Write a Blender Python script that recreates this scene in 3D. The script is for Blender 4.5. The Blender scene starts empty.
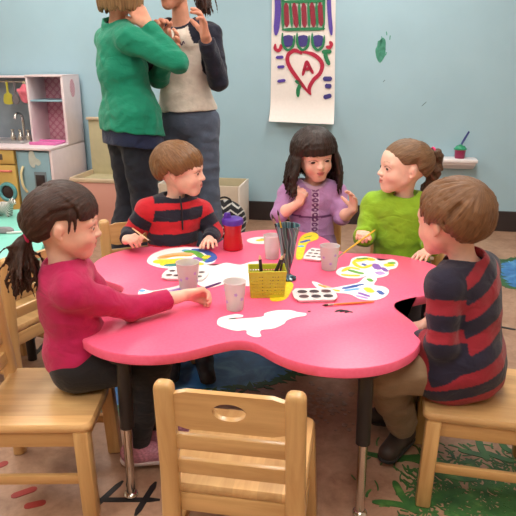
import bpy, bmesh, math, random
import numpy as np
from mathutils import Vector, Matrix, Euler
random.seed(7)
rng = np.random.default_rng(7)
C = bpy.context.scene.collection
PI = math.pi
V = Vector
A = lambda *p: np.array(p, float)

# ------------------------------------------------------------------ naming / tagging
def tag(o, label=None, cat=None, group=None, kind=None):
    if label: o['label'] = label
    if cat: o['category'] = cat
    if group: o['group'] = group
    if kind: o['kind'] = kind
    return o

def empty(name, loc=(0, 0, 0), rz=0, label=None, cat=None, group=None):
    o = bpy.data.objects.new(name, None)
    C.objects.link(o)
    o.empty_display_size = .05
    o.location = loc
    o.rotation_euler = (0, 0, rz)
    return tag(o, label, cat, group)

def mesh_obj(name, verts, faces, m, parent=None, smooth=True, cols=None, flow=None, loc=None):
    me = bpy.data.meshes.new(name)
    if isinstance(verts, np.ndarray):
        nv = len(verts); f = np.asarray(faces, np.int32); nf = len(f); k = f.shape[1]
        me.vertices.add(nv); me.vertices.foreach_set('co', verts.astype(np.float32).ravel())
        me.loops.add(nf * k); me.loops.foreach_set('vertex_index', f.ravel())
        me.polygons.add(nf)
        me.polygons.foreach_set('loop_start', np.arange(0, nf * k, k, dtype=np.int32))
        me.update(calc_edges=True)
    else:
        me.from_pydata([tuple(v) for v in verts], [], faces)
    if cols is not None:
        ca = me.color_attributes.new('Col', 'FLOAT_COLOR', 'POINT')
        c4 = np.ones((len(cols), 4), np.float32); c4[:, :3] = cols
        ca.data.foreach_set('color', c4.ravel())
    if flow is not None:
        at = me.attributes.new('flow', 'FLOAT_VECTOR', 'POINT')
        at.data.foreach_set('vector', flow.astype(np.float32).ravel())
    if smooth:
        me.polygons.foreach_set('use_smooth', np.ones(len(me.polygons), bool))
    if m: 
        for q in (m if isinstance(m, (list, tuple)) else [m]): me.materials.append(q)
    me.validate()
    o = bpy.data.objects.new(name, me)
    C.objects.link(o)
    if parent: o.parent = parent
    if loc is not None: o.location = loc
    return o

def bm_obj(name, bm, m, parent=None, smooth=False, loc=None, rot=None, angle=None):
    me = bpy.data.meshes.new(name)
    bmesh.ops.recalc_face_normals(bm, faces=bm.faces)
    bm.to_mesh(me); bm.free()
    for q in (m if isinstance(m, (list, tuple)) else [m]): me.materials.append(q)
    if smooth or angle:
        me.polygons.foreach_set('use_smooth', np.ones(len(me.polygons), bool))
        me.set_sharp_from_angle(angle=math.radians(angle or 35))
    o = bpy.data.objects.new(name, me)
    C.objects.link(o)
    if parent: o.parent = parent
    if loc is not None: o.location = loc
    if rot is not None: o.rotation_euler = rot
    return o

# ------------------------------------------------------------------ bmesh shapes
def frame_from(a, b):
    z = (V(b) - V(a)); L = z.length; z.normalize()
    x = z.orthogonal().normalized(); y = z.cross(x)
    return x, y, z, L

def add_box(bm, c, s, bev=0.0, rot=None, seg=2):
    r = bmesh.ops.create_cube(bm, size=1.0)
    vs = r['verts']
    M = Matrix.Translation(V(c)) @ (rot.to_4x4() if rot else Matrix()) @ Matrix.Diagonal((s[0], s[1], s[2], 1))
    bmesh.ops.transform(bm, matrix=M, verts=vs)
    if bev > 0:
        es = list({e for v in vs for e in v.link_edges})
        bmesh.ops.bevel(bm, geom=es, offset=bev, segments=seg, profile=.5, affect='EDGES')

def add_beam(bm, a, b, w, d, bev=.003, up=(0, 0, 1)):
    """square bar from a to b; w across, d along 'up'"""
    a = V(a); b = V(b); z = (b - a); L = z.length; z.normalize()
    x = V(up).cross(z)
    if x.length < 1e-4: x = V((1, 0, 0)).cross(z)
    x.normalize(); y = z.cross(x)
    R = Matrix((x, y, z)).transposed()
    add_box(bm, (a + b) / 2, (w, d, L), bev, R)

def add_tube(bm, pts, r, n=12, cap=True):
    pts = [V(p) for p in pts]
    rs = r if isinstance(r, (list, tuple)) else [r] * len(pts)
    rings = []
    t0 = (pts[1] - pts[0]).normalized(); x = t0.orthogonal().normalized()
    for i, p in enumerate(pts):
        t = (pts[min(i + 1, len(pts) - 1)] - pts[max(i - 1, 0)]).normalized()
        x = (x - t * x.dot(t)).normalized(); y = t.cross(x)
        rings.append([bm.verts.new(p + (x * math.cos(2 * PI * j / n) + y * math.sin(2 * PI * j / n)) * rs[i]) for j in range(n)])
    for a, b in zip(rings, rings[1:]):
        for j in range(n):
            bm.faces.new((a[j], a[(j + 1) % n], b[(j + 1) % n], b[j]))
    if cap:
        bm.faces.new(rings[0][::-1]); bm.faces.new(rings[-1])

def add_lathe(bm, prof, n=32, c=(0, 0, 0), cap0=True, cap1=True, sx=1, sy=1, fn=None):
    rings = []
    for (r, z) in prof:
        rings.append([bm.verts.new((c[0] + sx * r * (fn(z, j) if fn else 1) * math.cos(2 * PI * j / n), c[1] + sy * r * (fn(z, j) if fn else 1) * math.sin(2 * PI * j / n), c[2] + z)) for j in range(n)])
    for a, b in zip(rings, rings[1:]):
        for j in range(n):
            bm.faces.new((a[j], a[(j + 1) % n], b[(j + 1) % n], b[j]))
    if cap0: bm.faces.new(rings[0][::-1])
    if cap1: bm.faces.new(rings[-1])

def add_prism(bm, poly, z0, z1):
    """extruded outline with flat top and bottom; poly = list of (x, y)"""
    n = len(poly)
    lo = [bm.verts.new((p[0], p[1], z0)) for p in poly]
    hi = [bm.verts.new((p[0], p[1], z1)) for p in poly]
    fs = [bm.faces.new(lo[::-1]), bm.faces.new(hi)]
    for i in range(n):
        bm.faces.new((lo[i], lo[(i + 1) % n], hi[(i + 1) % n], hi[i]))
    bmesh.ops.triangulate(bm, faces=fs)

def smooth_poly(pts, n=6):
    """closed Catmull-Rom through pts"""
    out = []; N = len(pts)
    for i in range(N):
        p0, p1, p2, p3 = [np.array(pts[(i + k) % N], float) for k in (-1, 0, 1, 2)]
        for j in range(n):
            t = j / n
            out.append(tuple(.5 * ((2 * p1) + (-p0 + p2) * t + (2 * p0 - 5 * p1 + 4 * p2 - p3) * t * t + (-p0 + 3 * p1 - 3 * p2 + p3) * t ** 3)))
    return out

def smooth_line(pts, n=6):
    out = []; N = len(pts); P = [np.array(p, float) for p in pts]
    for i in range(N - 1):
        p0 = P[max(i - 1, 0)]; p1 = P[i]; p2 = P[i + 1]; p3 = P[min(i + 2, N - 1)]
        for j in range(n):
            t = j / n
            out.append(.5 * ((2 * p1) + (-p0 + p2) * t + (2 * p0 - 5 * p1 + 4 * p2 - p3) * t * t + (-p0 + 3 * p1 - 3 * p2 + p3) * t ** 3))
    out.append(P[-1])
    return out

def add_ribbon(bm, pts, w, z0, z1, taper=True):
    """flat brush stroke along 2-D pts with rounded ends, as thin solid"""
    P = smooth_line(pts, 5); n = len(P); L = []; R = []
    for i, p in enumerate(P):
        t = P[min(i + 1, n - 1)] - P[max(i - 1, 0)]; t = t / (np.linalg.norm(t) + 1e-9)
        nn = np.array((-t[1], t[0])); s = i / (n - 1)
        ww = w * .5 * ((min(1, .35 + 4 * s, .35 + 4 * (1 - s))) if taper else 1)
        L.append(tuple(p + nn * ww)); R.append(tuple(p - nn * ww))
    lo = [[bm.verts.new((q[0], q[1], z0)) for q in S] for S in (L, R)]
    hi = [[bm.verts.new((q[0], q[1], z1)) for q in S] for S in (L, R)]
    for i in range(n - 1):
        bm.faces.new((hi[0][i], hi[1][i], hi[1][i + 1], hi[0][i + 1]))
        bm.faces.new((lo[0][i], lo[0][i + 1], lo[1][i + 1], lo[1][i]))
        bm.faces.new((hi[0][i], hi[0][i + 1], lo[0][i + 1], lo[0][i]))
        bm.faces.new((hi[1][i], lo[1][i], lo[1][i + 1], hi[1][i + 1]))
    bm.faces.new((hi[0][0], lo[0][0], lo[1][0], hi[1][0]))
    bm.faces.new((hi[0][-1], hi[1][-1], lo[1][-1], lo[0][-1]))

# ------------------------------------------------------------------ materials
def lin(c):
    """sRGB 0-255 -> linear"""
    o = []
    for v in c:
        v /= 255.0
        o.append(v / 12.92 if v <= .04045 else ((v + .055) / 1.055) ** 2.4)
    return tuple(o)

class NT:
    def __init__(s, name):
        s.m = bpy.data.materials.new(name); s.m.use_nodes = True
        s.t = s.m.node_tree; s.n = s.t.nodes; s.l = s.t.links
        s.b = s.n['Principled BSDF']
    def node(s, typ, **kw):
        nd = s.n.new(typ)
        for k, v in kw.items():
            if k in nd.inputs: nd.inputs[k].default_value = v
            else: setattr(nd, k, v)
        return nd
    def link(s, a, b): s.l.new(a, b)
    def coord(s, which='Object', scale=(1, 1, 1), rot=(0, 0, 0)):
        tc = s.node('ShaderNodeTexCoord'); mp = s.node('ShaderNodeMapping')
        mp.inputs['Scale'].default_value = scale; mp.inputs['Rotation'].default_value = rot
        s.link(tc.outputs[which], mp.inputs['Vector']); return mp.outputs['Vector']
    def noise(s, vec, scale=5, detail=3, rough=.5, dist=0):
        nd = s.node('ShaderNodeTexNoise'); nd.inputs['Scale'].default_value = scale
        nd.inputs['Detail'].default_value = detail; nd.inputs['Roughness'].default_value = rough
        nd.inputs['Distortion'].default_value = dist
        if vec is not None: s.link(vec, nd.inputs['Vector'])
        return nd.outputs['Fac']
    def ramp(s, fac, stops, interp='LINEAR'):
        nd = s.node('ShaderNodeValToRGB'); cr = nd.color_ramp; cr.interpolation = interp
        while len(cr.elements) < len(stops): cr.elements.new(.5)
        for e, (p, c) in zip(cr.elements, stops):
            e.position = p; e.color = (*c, 1) if len(c) == 3 else c
        s.link(fac, nd.inputs['Fac']); return nd.outputs['Color']
    def mix(s, fac, a, b, mode='MIX'):
        nd = s.node('ShaderNodeMix', data_type='RGBA', blend_type=mode)
        for sock, v in ((0, fac), (6, a), (7, b)):
            if isinstance(v, bpy.types.NodeSocket): s.link(v, nd.inputs[sock])
            else: nd.inputs[sock].default_value = v if sock == 0 else (*v, 1)
        return nd.outputs[2]
    def math(s, op, a, b=0.0, clamp=False):
        nd = s.node('ShaderNodeMath', operation=op); nd.use_clamp = clamp
        for i, v in enumerate((a, b)):
            if isinstance(v, bpy.types.NodeSocket): s.link(v, nd.inputs[i])
            else: nd.inputs[i].default_value = v
        return nd.outputs[0]
    def bump(s, h, strength=.3, dist=.002):
        nd = s.node('ShaderNodeBump'); nd.inputs['Strength'].default_value = strength; nd.inputs['Distance'].default_value = dist
        s.link(h, nd.inputs['Height']); s.link(nd.outputs['Normal'], s.b.inputs['Normal'])
    def col(s, c):
        if isinstance(c, bpy.types.NodeSocket): s.link(c, s.b.inputs['Base Color'])
        else: s.b.inputs['Base Color'].default_value = (*c, 1)
    def set(s, **kw):
        for k, v in kw.items(): s.b.inputs[k.replace('_', ' ')].default_value = v
        return s

def mat(name, rgb, rough=.5, var=.08, scale=20, bump=0, bscale=60, bdist=.001, metal=0, spec=.5, coat=0):
    """plain procedural material: colour with a little noise variation"""
    t = NT(name); c = lin(rgb)
    v = t.coord()
    n = t.noise(v, scale, 3)
    t.col(t.ramp(n, [(.3, tuple(x * (1 - var) for x in c)), (.7, tuple(min(1, x * (1 + var)) for x in c))]))
    t.set(Roughness=rough, Metallic=metal)
    t.b.inputs['Specular IOR Level'].default_value = spec
    if coat: t.b.inputs['Coat Weight'].default_value = coat; t.b.inputs['Coat Roughness'].default_value = .15
    if bump: t.bump(t.noise(v, bscale, 4), bump, bdist)
    return t.m

def wood(name, base, dark, axis=0, scale=1.0, rough=.32, strips=0.0):
    """maple / birch: long soft grain along axis, optional glued strips across"""
    t = NT(name); sc = [26, 26, 26]; sc[axis] = 2.2
    v = t.coord('Object', [q * scale for q in sc])
    n = t.noise(v, 1.6, 5, .6, .6)
    a = t.ramp(n, [(.25, lin(dark)), (.6, lin(base)), (.85, tuple(min(1, q * 1.12) for q in lin(base)))])
    if strips:
        sv = t.coord('Object', (1, 1, 1))
        sx = t.node('ShaderNodeSeparateXYZ'); t.link(sv, sx.inputs[0])
        oth = 1 if axis == 0 else 0
        f = t.math('FLOOR', t.math('DIVIDE', sx.outputs[oth], strips))
        wn = t.node('ShaderNodeTexWhiteNoise', noise_dimensions='1D'); t.link(f, wn.inputs['W'])
        g = t.ramp(wn.outputs['Value'], [(0, (.80, .78, .74)), (1, (1.1, 1.08, 1.05))])
        a = t.mix(1.0, a, g, 'MULTIPLY')
    t.col(a); t.set(Roughness=rough)
    t.b.inputs['Coat Weight'].default_value = .25; t.b.inputs['Coat Roughness'].default_value = .2
    t.bump(n, .06, .001)
    return t.m

def vcol_mat(name, rough=.8, weave=0, bump=.25, sss=0, sheen=0, fold=0, spec=.4):
    """uses the mesh's own colour layer (printed / knitted pattern)"""
    t = NT(name)
    at = t.node('ShaderNodeAttribute', attribute_name='Col')
    v = t.coord('Object')
    n = t.noise(v, 35, 4)
    t.col(t.mix(1.0, at.outputs['Color'], t.ramp(n, [(.3, (.9, .9, .9)), (.7, (1.06, 1.06, 1.06))]), 'MULTIPLY'))
    t.set(Roughness=rough); t.b.inputs['Specular IOR Level'].default_value = spec
    h = t.noise(v, weave, 2) if weave else n
    if fold:
        f = t.noise(t.coord('Object', (1, 1, 1.6)), fold, 2, .5, .8)
        h = t.math('ADD', t.math('MULTIPLY', h, .12), t.math('MULTIPLY', f, 1.0))
        t.bump(h, .55, .012)
    else:
        t.bump(h, bump, .0012)
    if sss:
        t.b.inputs['Subsurface Weight'].default_value = sss
        t.b.inputs['Subsurface Radius'].default_value = (.012, .005, .003)
        t.b.inputs['Subsurface Scale'].default_value = .6
    if sheen: t.b.inputs['Sheen Weight'].default_value = sheen
    return t.m

def hair_mat(name, dark, lite, rough=.42):
    t = NT(name)
    at = t.node('ShaderNodeAttribute', attribute_name='flow')
    mp = t.node('ShaderNodeMapping'); mp.inputs['Scale'].default_value = (26, 2.2, 26)
    t.link(at.outputs['Vector'], mp.inputs['Vector'])
    n = t.noise(mp.outputs['Vector'], 2.2, 5, .65, .2)
    t.col(t.ramp(n, [(.3, lin(dark)), (.52, tuple((a + b) / 2 for a, b in zip(lin(dark), lin(lite)))), (.75, lin(lite))]))
    t.set(Roughness=rough); t.b.inputs['Specular IOR Level'].default_value = .35
    t.b.inputs['Anisotropic'].default_value = .4
    t.bump(n, .7, .004)
    return t.m
# ------------------------------------------------------------------ implicit-surface modeller (bodies, clothes, hair)
class Field:
    def __init__(s, vox=.003):
        s.v = vox; s.ops = []
    # every op: (kind, bbox lo, bbox hi, evaluator, k)
    def cone(s, a, b, ra, rb, k=.012, op='u', flat=False, flata=False):
        a = np.array(a, float); b = np.array(b, float); R = max(ra, rb)
        L = np.linalg.norm(b - a); d = (b - a) / max(L, 1e-6)
        def f(X, Y, Z):
            px, py, pz = X - a[0], Y - a[1], Z - a[2]
            t = px * d[0] + py * d[1] + pz * d[2]
            q2 = px * px + py * py + pz * pz - t * t
            tc = np.clip(t, 0, L)
            r = ra + (rb - ra) * (tc / max(L, 1e-6))
            dd = np.sqrt(np.maximum(q2, 0) + (t - tc) ** 2) - r
            if flat: dd = np.maximum(dd, t - L)
            if flata: dd = np.maximum(dd, -t)
            return dd
        s.ops.append((op, np.minimum(a, b) - R, np.maximum(a, b) + R, f, k)); return s
    def ell(s, c, r, R=None, k=.015, op='u'):
        c = np.array(c, float); r = np.array(r, float)
        R = np.eye(3) if R is None else np.array(R, float)      # columns = axes
        ext = np.sqrt(((R * r) ** 2).sum(1))
        def f(X, Y, Z):
            px, py, pz = X - c[0], Y - c[1], Z - c[2]
            k0 = 0; k1 = 0
            for i in range(3):
                q = px * R[0, i] + py * R[1, i] + pz * R[2, i]
                k0 = k0 + (q / r[i]) ** 2; k1 = k1 + (q / r[i] ** 2) ** 2
            k0 = np.sqrt(k0); k1 = np.sqrt(k1) + 1e-9
            return k0 * (k0 - 1) / k1
        s.ops.append((op, c - ext, c + ext, f, k)); return s
    def box(s, c, h, R=None, rd=.005, k=.006, op='u'):
        c = np.array(c, float); h = np.array(h, float)
        R = np.eye(3) if R is None else np.array(R, float)
        ext = (np.abs(R) * h).sum(1)
        def f(X, Y, Z):
            px, py, pz = X - c[0], Y - c[1], Z - c[2]
            o = 0; m = None
            for i in range(3):
                q = np.abs(px * R[0, i] + py * R[1, i] + pz * R[2, i]) - (h[i] - rd)
                o = o + np.maximum(q, 0) ** 2; m = q if m is None else np.maximum(m, q)
            return np.sqrt(o) + np.minimum(m, 0) - rd
        s.ops.append((op, c - ext, c + ext, f, k)); return s
    def plane(s, p, n, lo, hi, k=.004):
        """cut away everything on the +n side of p inside the box lo..hi"""
        p = np.array(p, float); n = np.array(n, float); n = n / np.linalg.norm(n)
        def f(X, Y, Z): return -((X - p[0]) * n[0] + (Y - p[1]) * n[1] + (Z - p[2]) * n[2])
        s.ops.append(('s', np.array(lo, float), np.array(hi, float), f, k)); return s
    def path(s, pts, rs, k=.004, op='u'):
        for i in range(len(pts) - 1): s.cone(pts[i], pts[i + 1], rs[i], rs[i + 1], k, op)
        return s
    def build(s, disp=None):
        v = s.v
        add = [o for o in s.ops if o[0] == 'u']
        lo = np.min([o[1] for o in add], 0) - 4 * v; hi = np.max([o[2] for o in add], 0) + 4 * v
        n = np.ceil((hi - lo) / v).astype(int) + 1
        BIG = .03
        F = np.full(n, BIG, np.float32)
        ax = [(lo[i] + v * np.arange(n[i])).astype(np.float32) for i in range(3)]
        for op, l, h, f, k in s.ops:
            m = k + 3 * v
            i0 = np.maximum(np.floor((l - m - lo) / v).astype(int), 0); i1 = np.minimum(np.ceil((h + m - lo) / v).astype(int) + 1, n)
            if (i1 <= i0).any(): continue
            sl = tuple(slice(a, b) for a, b in zip(i0, i1))
            X = ax[0][sl[0]][:, None, None]; Y = ax[1][sl[1]][None, :, None]; Z = ax[2][sl[2]][None, None, :]
            d = f(X, Y, Z).astype(np.float32)
            g = F[sl]
            if op == 'u':
                hh = np.maximum(k - np.abs(g - d), 0) / k
                F[sl] = np.minimum(g, d) - hh * hh * k * .25
            elif op == 's':
                d = -d
                hh = np.maximum(k - np.abs(g - d), 0) / k
                F[sl] = np.maximum(g, d) + hh * hh * k * .25
        if disp is not None:
            X, Y, Z = np.meshgrid(*ax, indexing='ij', sparse=True)
            F = F + disp(X, Y, Z).astype(np.float32)
        # ---- surface nets
        I = F < 0
        cell = np.zeros(n - 1, np.int8)
        for a in (0, 1):
            for b in (0, 1):
                for c in (0, 1):
                    cell += I[a:n[0] - 1 + a, b:n[1] - 1 + b, c:n[2] - 1 + c]
        act = (cell > 0) & (cell < 8)
        idx = np.argwhere(act)
        vid = np.full(n - 1, -1, np.int32); vid[act] = np.arange(len(idx))
        cor = np.array([(a, b, c) for a in (0, 1) for b in (0, 1) for c in (0, 1)])
        vals = np.stack([F[idx[:, 0] + c[0], idx[:, 1] + c[1], idx[:, 2] + c[2]] for c in cor], 1)
        acc = np.zeros((len(idx), 3)); cnt = np.zeros(len(idx))
        for i in range(8):
            for j in range(i + 1, 8):
                if np.abs(cor[i] - cor[j]).sum() != 1: continue
                va, vb = vals[:, i], vals[:, j]
                cr = (va < 0) != (vb < 0)
                t = np.where(cr, va / np.where(cr, va - vb, 1), 0)
                p = cor[i] + t[:, None] * (cor[j] - cor[i])
                acc += p * cr[:, None]; cnt += cr
        P = lo + v * (idx + acc / np.maximum(cnt, 1)[:, None])
        quads = []
        for axn in range(3):
            o = [(1, 2), (2, 0), (0, 1)][axn]
            sl0 = [slice(1, n[i] - 1) for i in range(3)]; sl0[axn] = slice(0, n[axn] - 1)
            sl1 = list(sl0); sl1[axn] = slice(1, n[axn])
            A0 = I[tuple(sl0)]; A1 = I[tuple(sl1)]
            base = np.array([1, 1, 1]); base[axn] = 0
            for flip, msk in ((False, A0 & ~A1), (True, ~A0 & A1)):
                e = np.argwhere(msk) + base
                if not len(e): continue
                q = []
                for du, dv in ((-1, -1), (0, -1), (0, 0), (-1, 0)):
                    w = e.copy(); w[:, o[0]] += du; w[:, o[1]] += dv
                    q.append(vid[w[:, 0], w[:, 1], w[:, 2]])
                q = np.stack(q, 1)
                quads.append(q[:, ::-1] if flip else q)
        Q = np.concatenate(quads)
        Q = Q[(Q >= 0).all(1)]
        return P, Q

def keep_main(P, Q, minshare=.02):
    """drop small floating islands"""
    n = len(P); lab = np.arange(n)
    for _ in range(400):
        m = lab[Q].min(1); new = lab.copy()
        for j in range(4): np.minimum.at(new, Q[:, j], m)
        new = new[new]
        if (new == lab).all(): break
        lab = new
    u, c = np.unique(lab, return_counts=True)
    ok = np.isin(lab, u[c >= minshare * n])
    mp = np.cumsum(ok) - 1
    Q = Q[ok[Q].all(1)]
    return P[ok], mp[Q].astype(np.int32)

def relax(P, Q, it=2, w=.5):
    n = len(P)
    for _ in range(it):
        acc = np.zeros((n, 3)); cnt = np.zeros(n)
        for j in range(4):
            a = Q[:, j]; b = Q[:, (j + 1) % 4]
            np.add.at(acc, a, P[b]); np.add.at(cnt, a, 1)
            np.add.at(acc, b, P[a]); np.add.at(cnt, b, 1)
        P = P * (1 - w) + w * acc / np.maximum(cnt, 1)[:, None]
    return P

def unit(v):
    v = np.array(v, float); return v / np.linalg.norm(v)

def vnoise(P, s, seed=0):
    """cheap smooth pseudo-noise on points (sum of sines)"""
    r = np.random.default_rng(seed); o = 0
    for i in range(6):
        d = r.normal(size=3); d /= np.linalg.norm(d); f = s * (0.6 + .9 * r.random()); ph = r.random() * 6.28
        o = o + np.sin((P @ d) * f + ph + 1.2 * np.sin((P @ r.normal(size=3)) * s * .35))
    return o / 6

class Head:
    """head frame: c centre, f forward, l left, u up, s size (1 = 0.2 m chin to crown)"""
    def __init__(s, c, yaw_dir, pitch=0, roll=0, size=1.0, adult=False):
        s.c = np.array(c, float); s.s = size; s.adult = adult
        f = unit((yaw_dir[0], yaw_dir[1], 0)); u = A(0, 0, 1); l = np.cross(u, f)
        p = math.radians(pitch)
        f2 = f * math.cos(p) + u * math.sin(p); u2 = u * math.cos(p) - f * math.sin(p)
        r = math.radians(roll)                                   # + = tilts to own left
        u3 = u2 * math.cos(r) + l * math.sin(r); l3 = l * math.cos(r) - u2 * math.sin(r)
        s.f, s.l, s.u = f2, l3, u3
        s.R = np.stack([s.f, s.l, s.u], 1)
    def p(s, a, b, c): return s.c + s.s * (a * s.f + b * s.l + c * s.u)
    def loc(s, P): return ((P - s.c) @ s.R) / s.s
    def ell(s, F, c, r, k=.015, op='u', tilt=None):
        R = s.R
        if tilt is not None: R = s.R @ np.array(tilt)
        F.ell(s.p(*c), np.array(r) * s.s, R, k * s.s, op)
    def cone(s, F, a, b, ra, rb, k=.01, op='u'):
        F.cone(s.p(*a), s.p(*b), ra * s.s, rb * s.s, k * s.s, op)
    CR = ((-.010, 0, .022), (.092, .074, .078))                  # cranium ellipsoid
    def surf(s, d, off=0.0):
        """point on the cranium in local direction d, pushed out by off (local units)"""
        d = unit(d); c, r = s.CR; r = np.array(r) + off
        t = 1 / math.sqrt(((d / r) ** 2).sum())
        q = np.array(c) + d * t
        return s.p(*q)
    def skull(s, F):
        ch = 0 if s.adult else 1
        s.ell(F, *s.CR, k=.02)
        s.ell(F, (.028, 0, -.028), (.058, .056, .066), .03)
        s.ell(F, (.042, 0, .030), (.045, .056, .045), .03)         # forehead
        if ch:
            s.ell(F, (.054, .028, -.036), (.028, .028, .026), .02); s.ell(F, (.054, -.028, -.036), (.028, .028, .026), .02)
            s.ell(F, (.064, 0, -.078), (.021, .024, .020), .020)       # chin
        else:
            s.ell(F, (.052, .031, -.034), (.030, .027, .028), .02); s.ell(F, (.052, -.031, -.034), (.030, .027, .028), .02)
            s.ell(F, (.062, 0, -.088), (.022, .024, .020), .022)
        for g in (1, -1):
            s.cone(F, (.004, g * .044, -.038), (.058, g * .012, -.079), .016, .015, .020)
            # socket, brow, lids
            s.ell(F, (.095, g * .031, -.003), (.014, .018, .0125), .012, 's')
            s.cone(F, (.080, g * .014, .015), (.071, g * .045, .014), .006, .005, .016)
            s.ell(F, (.0755, g * .031, -.003), (.0098, .0150, .0130), .003)
        # nose
        s.cone(F, (.082, 0, .000), (.099, 0, -.026), .0075, .0088, .010)
        for g in (1, -1): s.ell(F, (.093, g * .0095, -.029), (.0085, .006, .006), .005)
        # mouth mound and lips
        s.ell(F, (.072, 0, -.052), (.018, .026, .020), .016)
        s.cone(F, (.0905, 0, -.0480), (.083, .019, -.0482), .0048, .0028, .004); s.cone(F, (.0905, 0, -.0480), (.083, -.019, -.0482), .0048, .0028, .004)
        s.cone(F, (.0880, .007, -.0585), (.082, .017, -.0500), .0055, .0030, .004); s.cone(F, (.0880, -.007, -.0585), (.082, -.017, -.0500), .0055, .0030, .004)
        s.cone(F, (.0880, .007, -.0590), (.0880, -.007, -.0590), .0055, .0055, .004)
        # ears
        for g in (1, -1):
            ti = np.array([[math.cos(.25), 0, math.sin(.25)], [0, 1, 0], [-math.sin(.25), 0, math.cos(.25)]])
            s.ell(F, (-.008, g * .0745, -.008), (.0125, .0075, .0195), .007, tilt=ti)
            s.ell(F, (-.005, g * .0865, -.006), (.0065, .006, .011), .004, 's', tilt=ti)
            s.ell(F, (-.002, g * .074, -.027), (.007, .0055, .007), .005)
    def colour(s, P, col, skin, lips, brow):
        q = s.loc(P)
        g = lambda c, r: np.exp(-(((q - np.array(c)) / np.array(r)) ** 2).sum(1) * 1.2)
        def mixc(w, c):
            w = np.clip(w, 0, 1)[:, None]; col[:] = col * (1 - w) + np.array(c) * w
        for k in (1, -1):
            mixc(.38 * g((.075, k * .040, -.036), (.03, .024, .022)), lin((214, 120, 105)))
            mixc(.55 * g((-.005, k * .085, -.01), (.02, .01, .03)), lin((205, 120, 100)))
            # eyebrow: thin arched stroke
            yy = q[:, 1] * k
            arch = .0205 + .004 * np.clip((yy - .012) / .02, 0, 1) - .005 * np.clip((yy - .034) / .016, 0, 1)
            w = (np.abs(q[:, 2] - arch) < .0026) & (yy > .013) & (yy < .046) & (q[:, 0] > .05)
            mixc(w * .34, brow)
            # lash line round the eye
            e = ((yy - .031) / .0175) ** 2 + ((q[:, 2] + .003) / .0112) ** 2
            w = (e < 1.2) & (e > .55) & (q[:, 2] > -.001) & (q[:, 0] > .05)
            mixc(w * .55, lin((45, 28, 22)))
        lipw = (np.abs(q[:, 1]) < .018) & (q[:, 2] < -.0435 + .0) & (q[:, 2] > -.0645 + .0) & (q[:, 0] > .0805 )
        lw = 1 - np.clip(((q[:, 1] / .019) ** 2 + ((q[:, 2] + .0540) / .0105) ** 2), 0, 1) ** 3
        mixc(lipw * lw * .8, lips)
        w = (np.abs(q[:, 1]) < .0165) & (np.abs(q[:, 2] + .0546 - 15 * q[:, 1] ** 2) < .0016) & (q[:, 0] > .078)
        mixc(w * .75, lin((95, 40, 38)))
        for k in (1, -1): mixc(.7 * g((.096, k * .0055, -.0345), (.006, .003, .003)), lin((120, 55, 45)))
        return col
    def eyes(s, parent, base, look=(1, 0, 0), iris=(70, 45, 30)):
        lk = unit(look)
        for g in (1, -1):
            c = s.p(.0760, g * .031, -.0035)
            n1, n2 = 12, 20; vs = []; fs = []; cols = []
            rr = np.array((.0106, .0135, .0090)) * s.s
            # sphere grid about the gaze axis
            x = lk; y = unit(np.cross((0, 0, 1), x)); z = np.cross(x, y)
            for i in range(n1 + 1):
                a = PI * i / n1
                for j in range(n2):
                    b = 2 * PI * j / n2
                    d = x * math.cos(a) + (y * math.cos(b) + z * math.sin(b)) * math.sin(a)
                    vs.append(c + s.R @ (d * rr) - np.array(base))
                    cols.append(lin((12, 9, 8)) if a < .36 else lin(iris) if a < .86 else lin((206, 196, 190)))
            for i in range(n1):
                for j in range(n2):
                    fs.append((i * n2 + j, (i + 1) * n2 + j, (i + 1) * n2 + (j + 1) % n2, i * n2 + (j + 1) % n2))
            o = mesh_obj('eye', np.array(vs), np.array(fs), MAT['eye'], parent, True, np.array(cols))

def add_hand(F, wrist, d, n, right, s=1.0, curl=(.35, .4, .35), spread=.10, thumb=(.55, .35), idx=None, kk=.004):
    """palm + five fingers. d = finger direction, n = way the palm faces, curl per joint, idx = per-finger curl factors"""
    wrist = np.array(wrist, float); d = unit(d); n = np.array(n, float); n = unit(n - d * n.dot(d))
    t = np.cross(d, n) * (1 if right else -1)                      # towards the thumb
    out = {}
    wid = .0126 * s; pl = .046 * s
    off = [1.5, .5, -.5, -1.5]; ln = [.041, .047, .043, .034]; plen = [1.0, 1.03, .98, .90]
    idx = idx or (1, 1, 1, 1)
    for i in range(4):
        k0 = wrist + t * off[i] * wid * .62 + d * .006 * s
        k1 = wrist + d * pl * plen[i] + t * off[i] * wid
        F.cone(k0, k1, .0098 * s, .0074 * s, .008 * s)
        a = off[i] * spread
        dd = unit(d * math.cos(a) + t * math.sin(a)); nn = n
        p = k1; r = .0066 * s * (1 if i < 3 else .88)
        for j, fr in enumerate((.45, .31, .24)):
            c = curl[j] * idx[i]
            dd, nn = unit(dd * math.cos(c) + nn * math.sin(c)), unit(nn * math.cos(c) - dd * math.sin(c))
            q = p + dd * ln[i] * fr * s
            F.cone(p, q, r, r * .92, kk * s * .5 if j else kk * s); r *= .92; p = q
        out[i] = p
    # thumb leaves the side of the palm near its base
    b0 = wrist + d * .008 * s + t * .010 * s; dd = unit(d * math.cos(thumb[0]) * .9 + t * math.sin(thumb[0]) + n * .35)
    b1 = b0 + dd * .026 * s
    F.cone(b0, b1, .0105 * s, .0085 * s, .008 * s)
    dd = unit(dd + d * thumb[1] + n * thumb[1] * .6); b2 = b1 + dd * .019 * s
    F.cone(b1, b2, .0080 * s, .0074 * s, .004 * s)
    dd = unit(dd + d * thumb[1] * .7 + n * thumb[1] * .5); b3 = b2 + dd * .016 * s
    F.cone(b2, b3, .0074 * s, .0062 * s, .003 * s)
    out['t'] = b3
    return out
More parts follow.
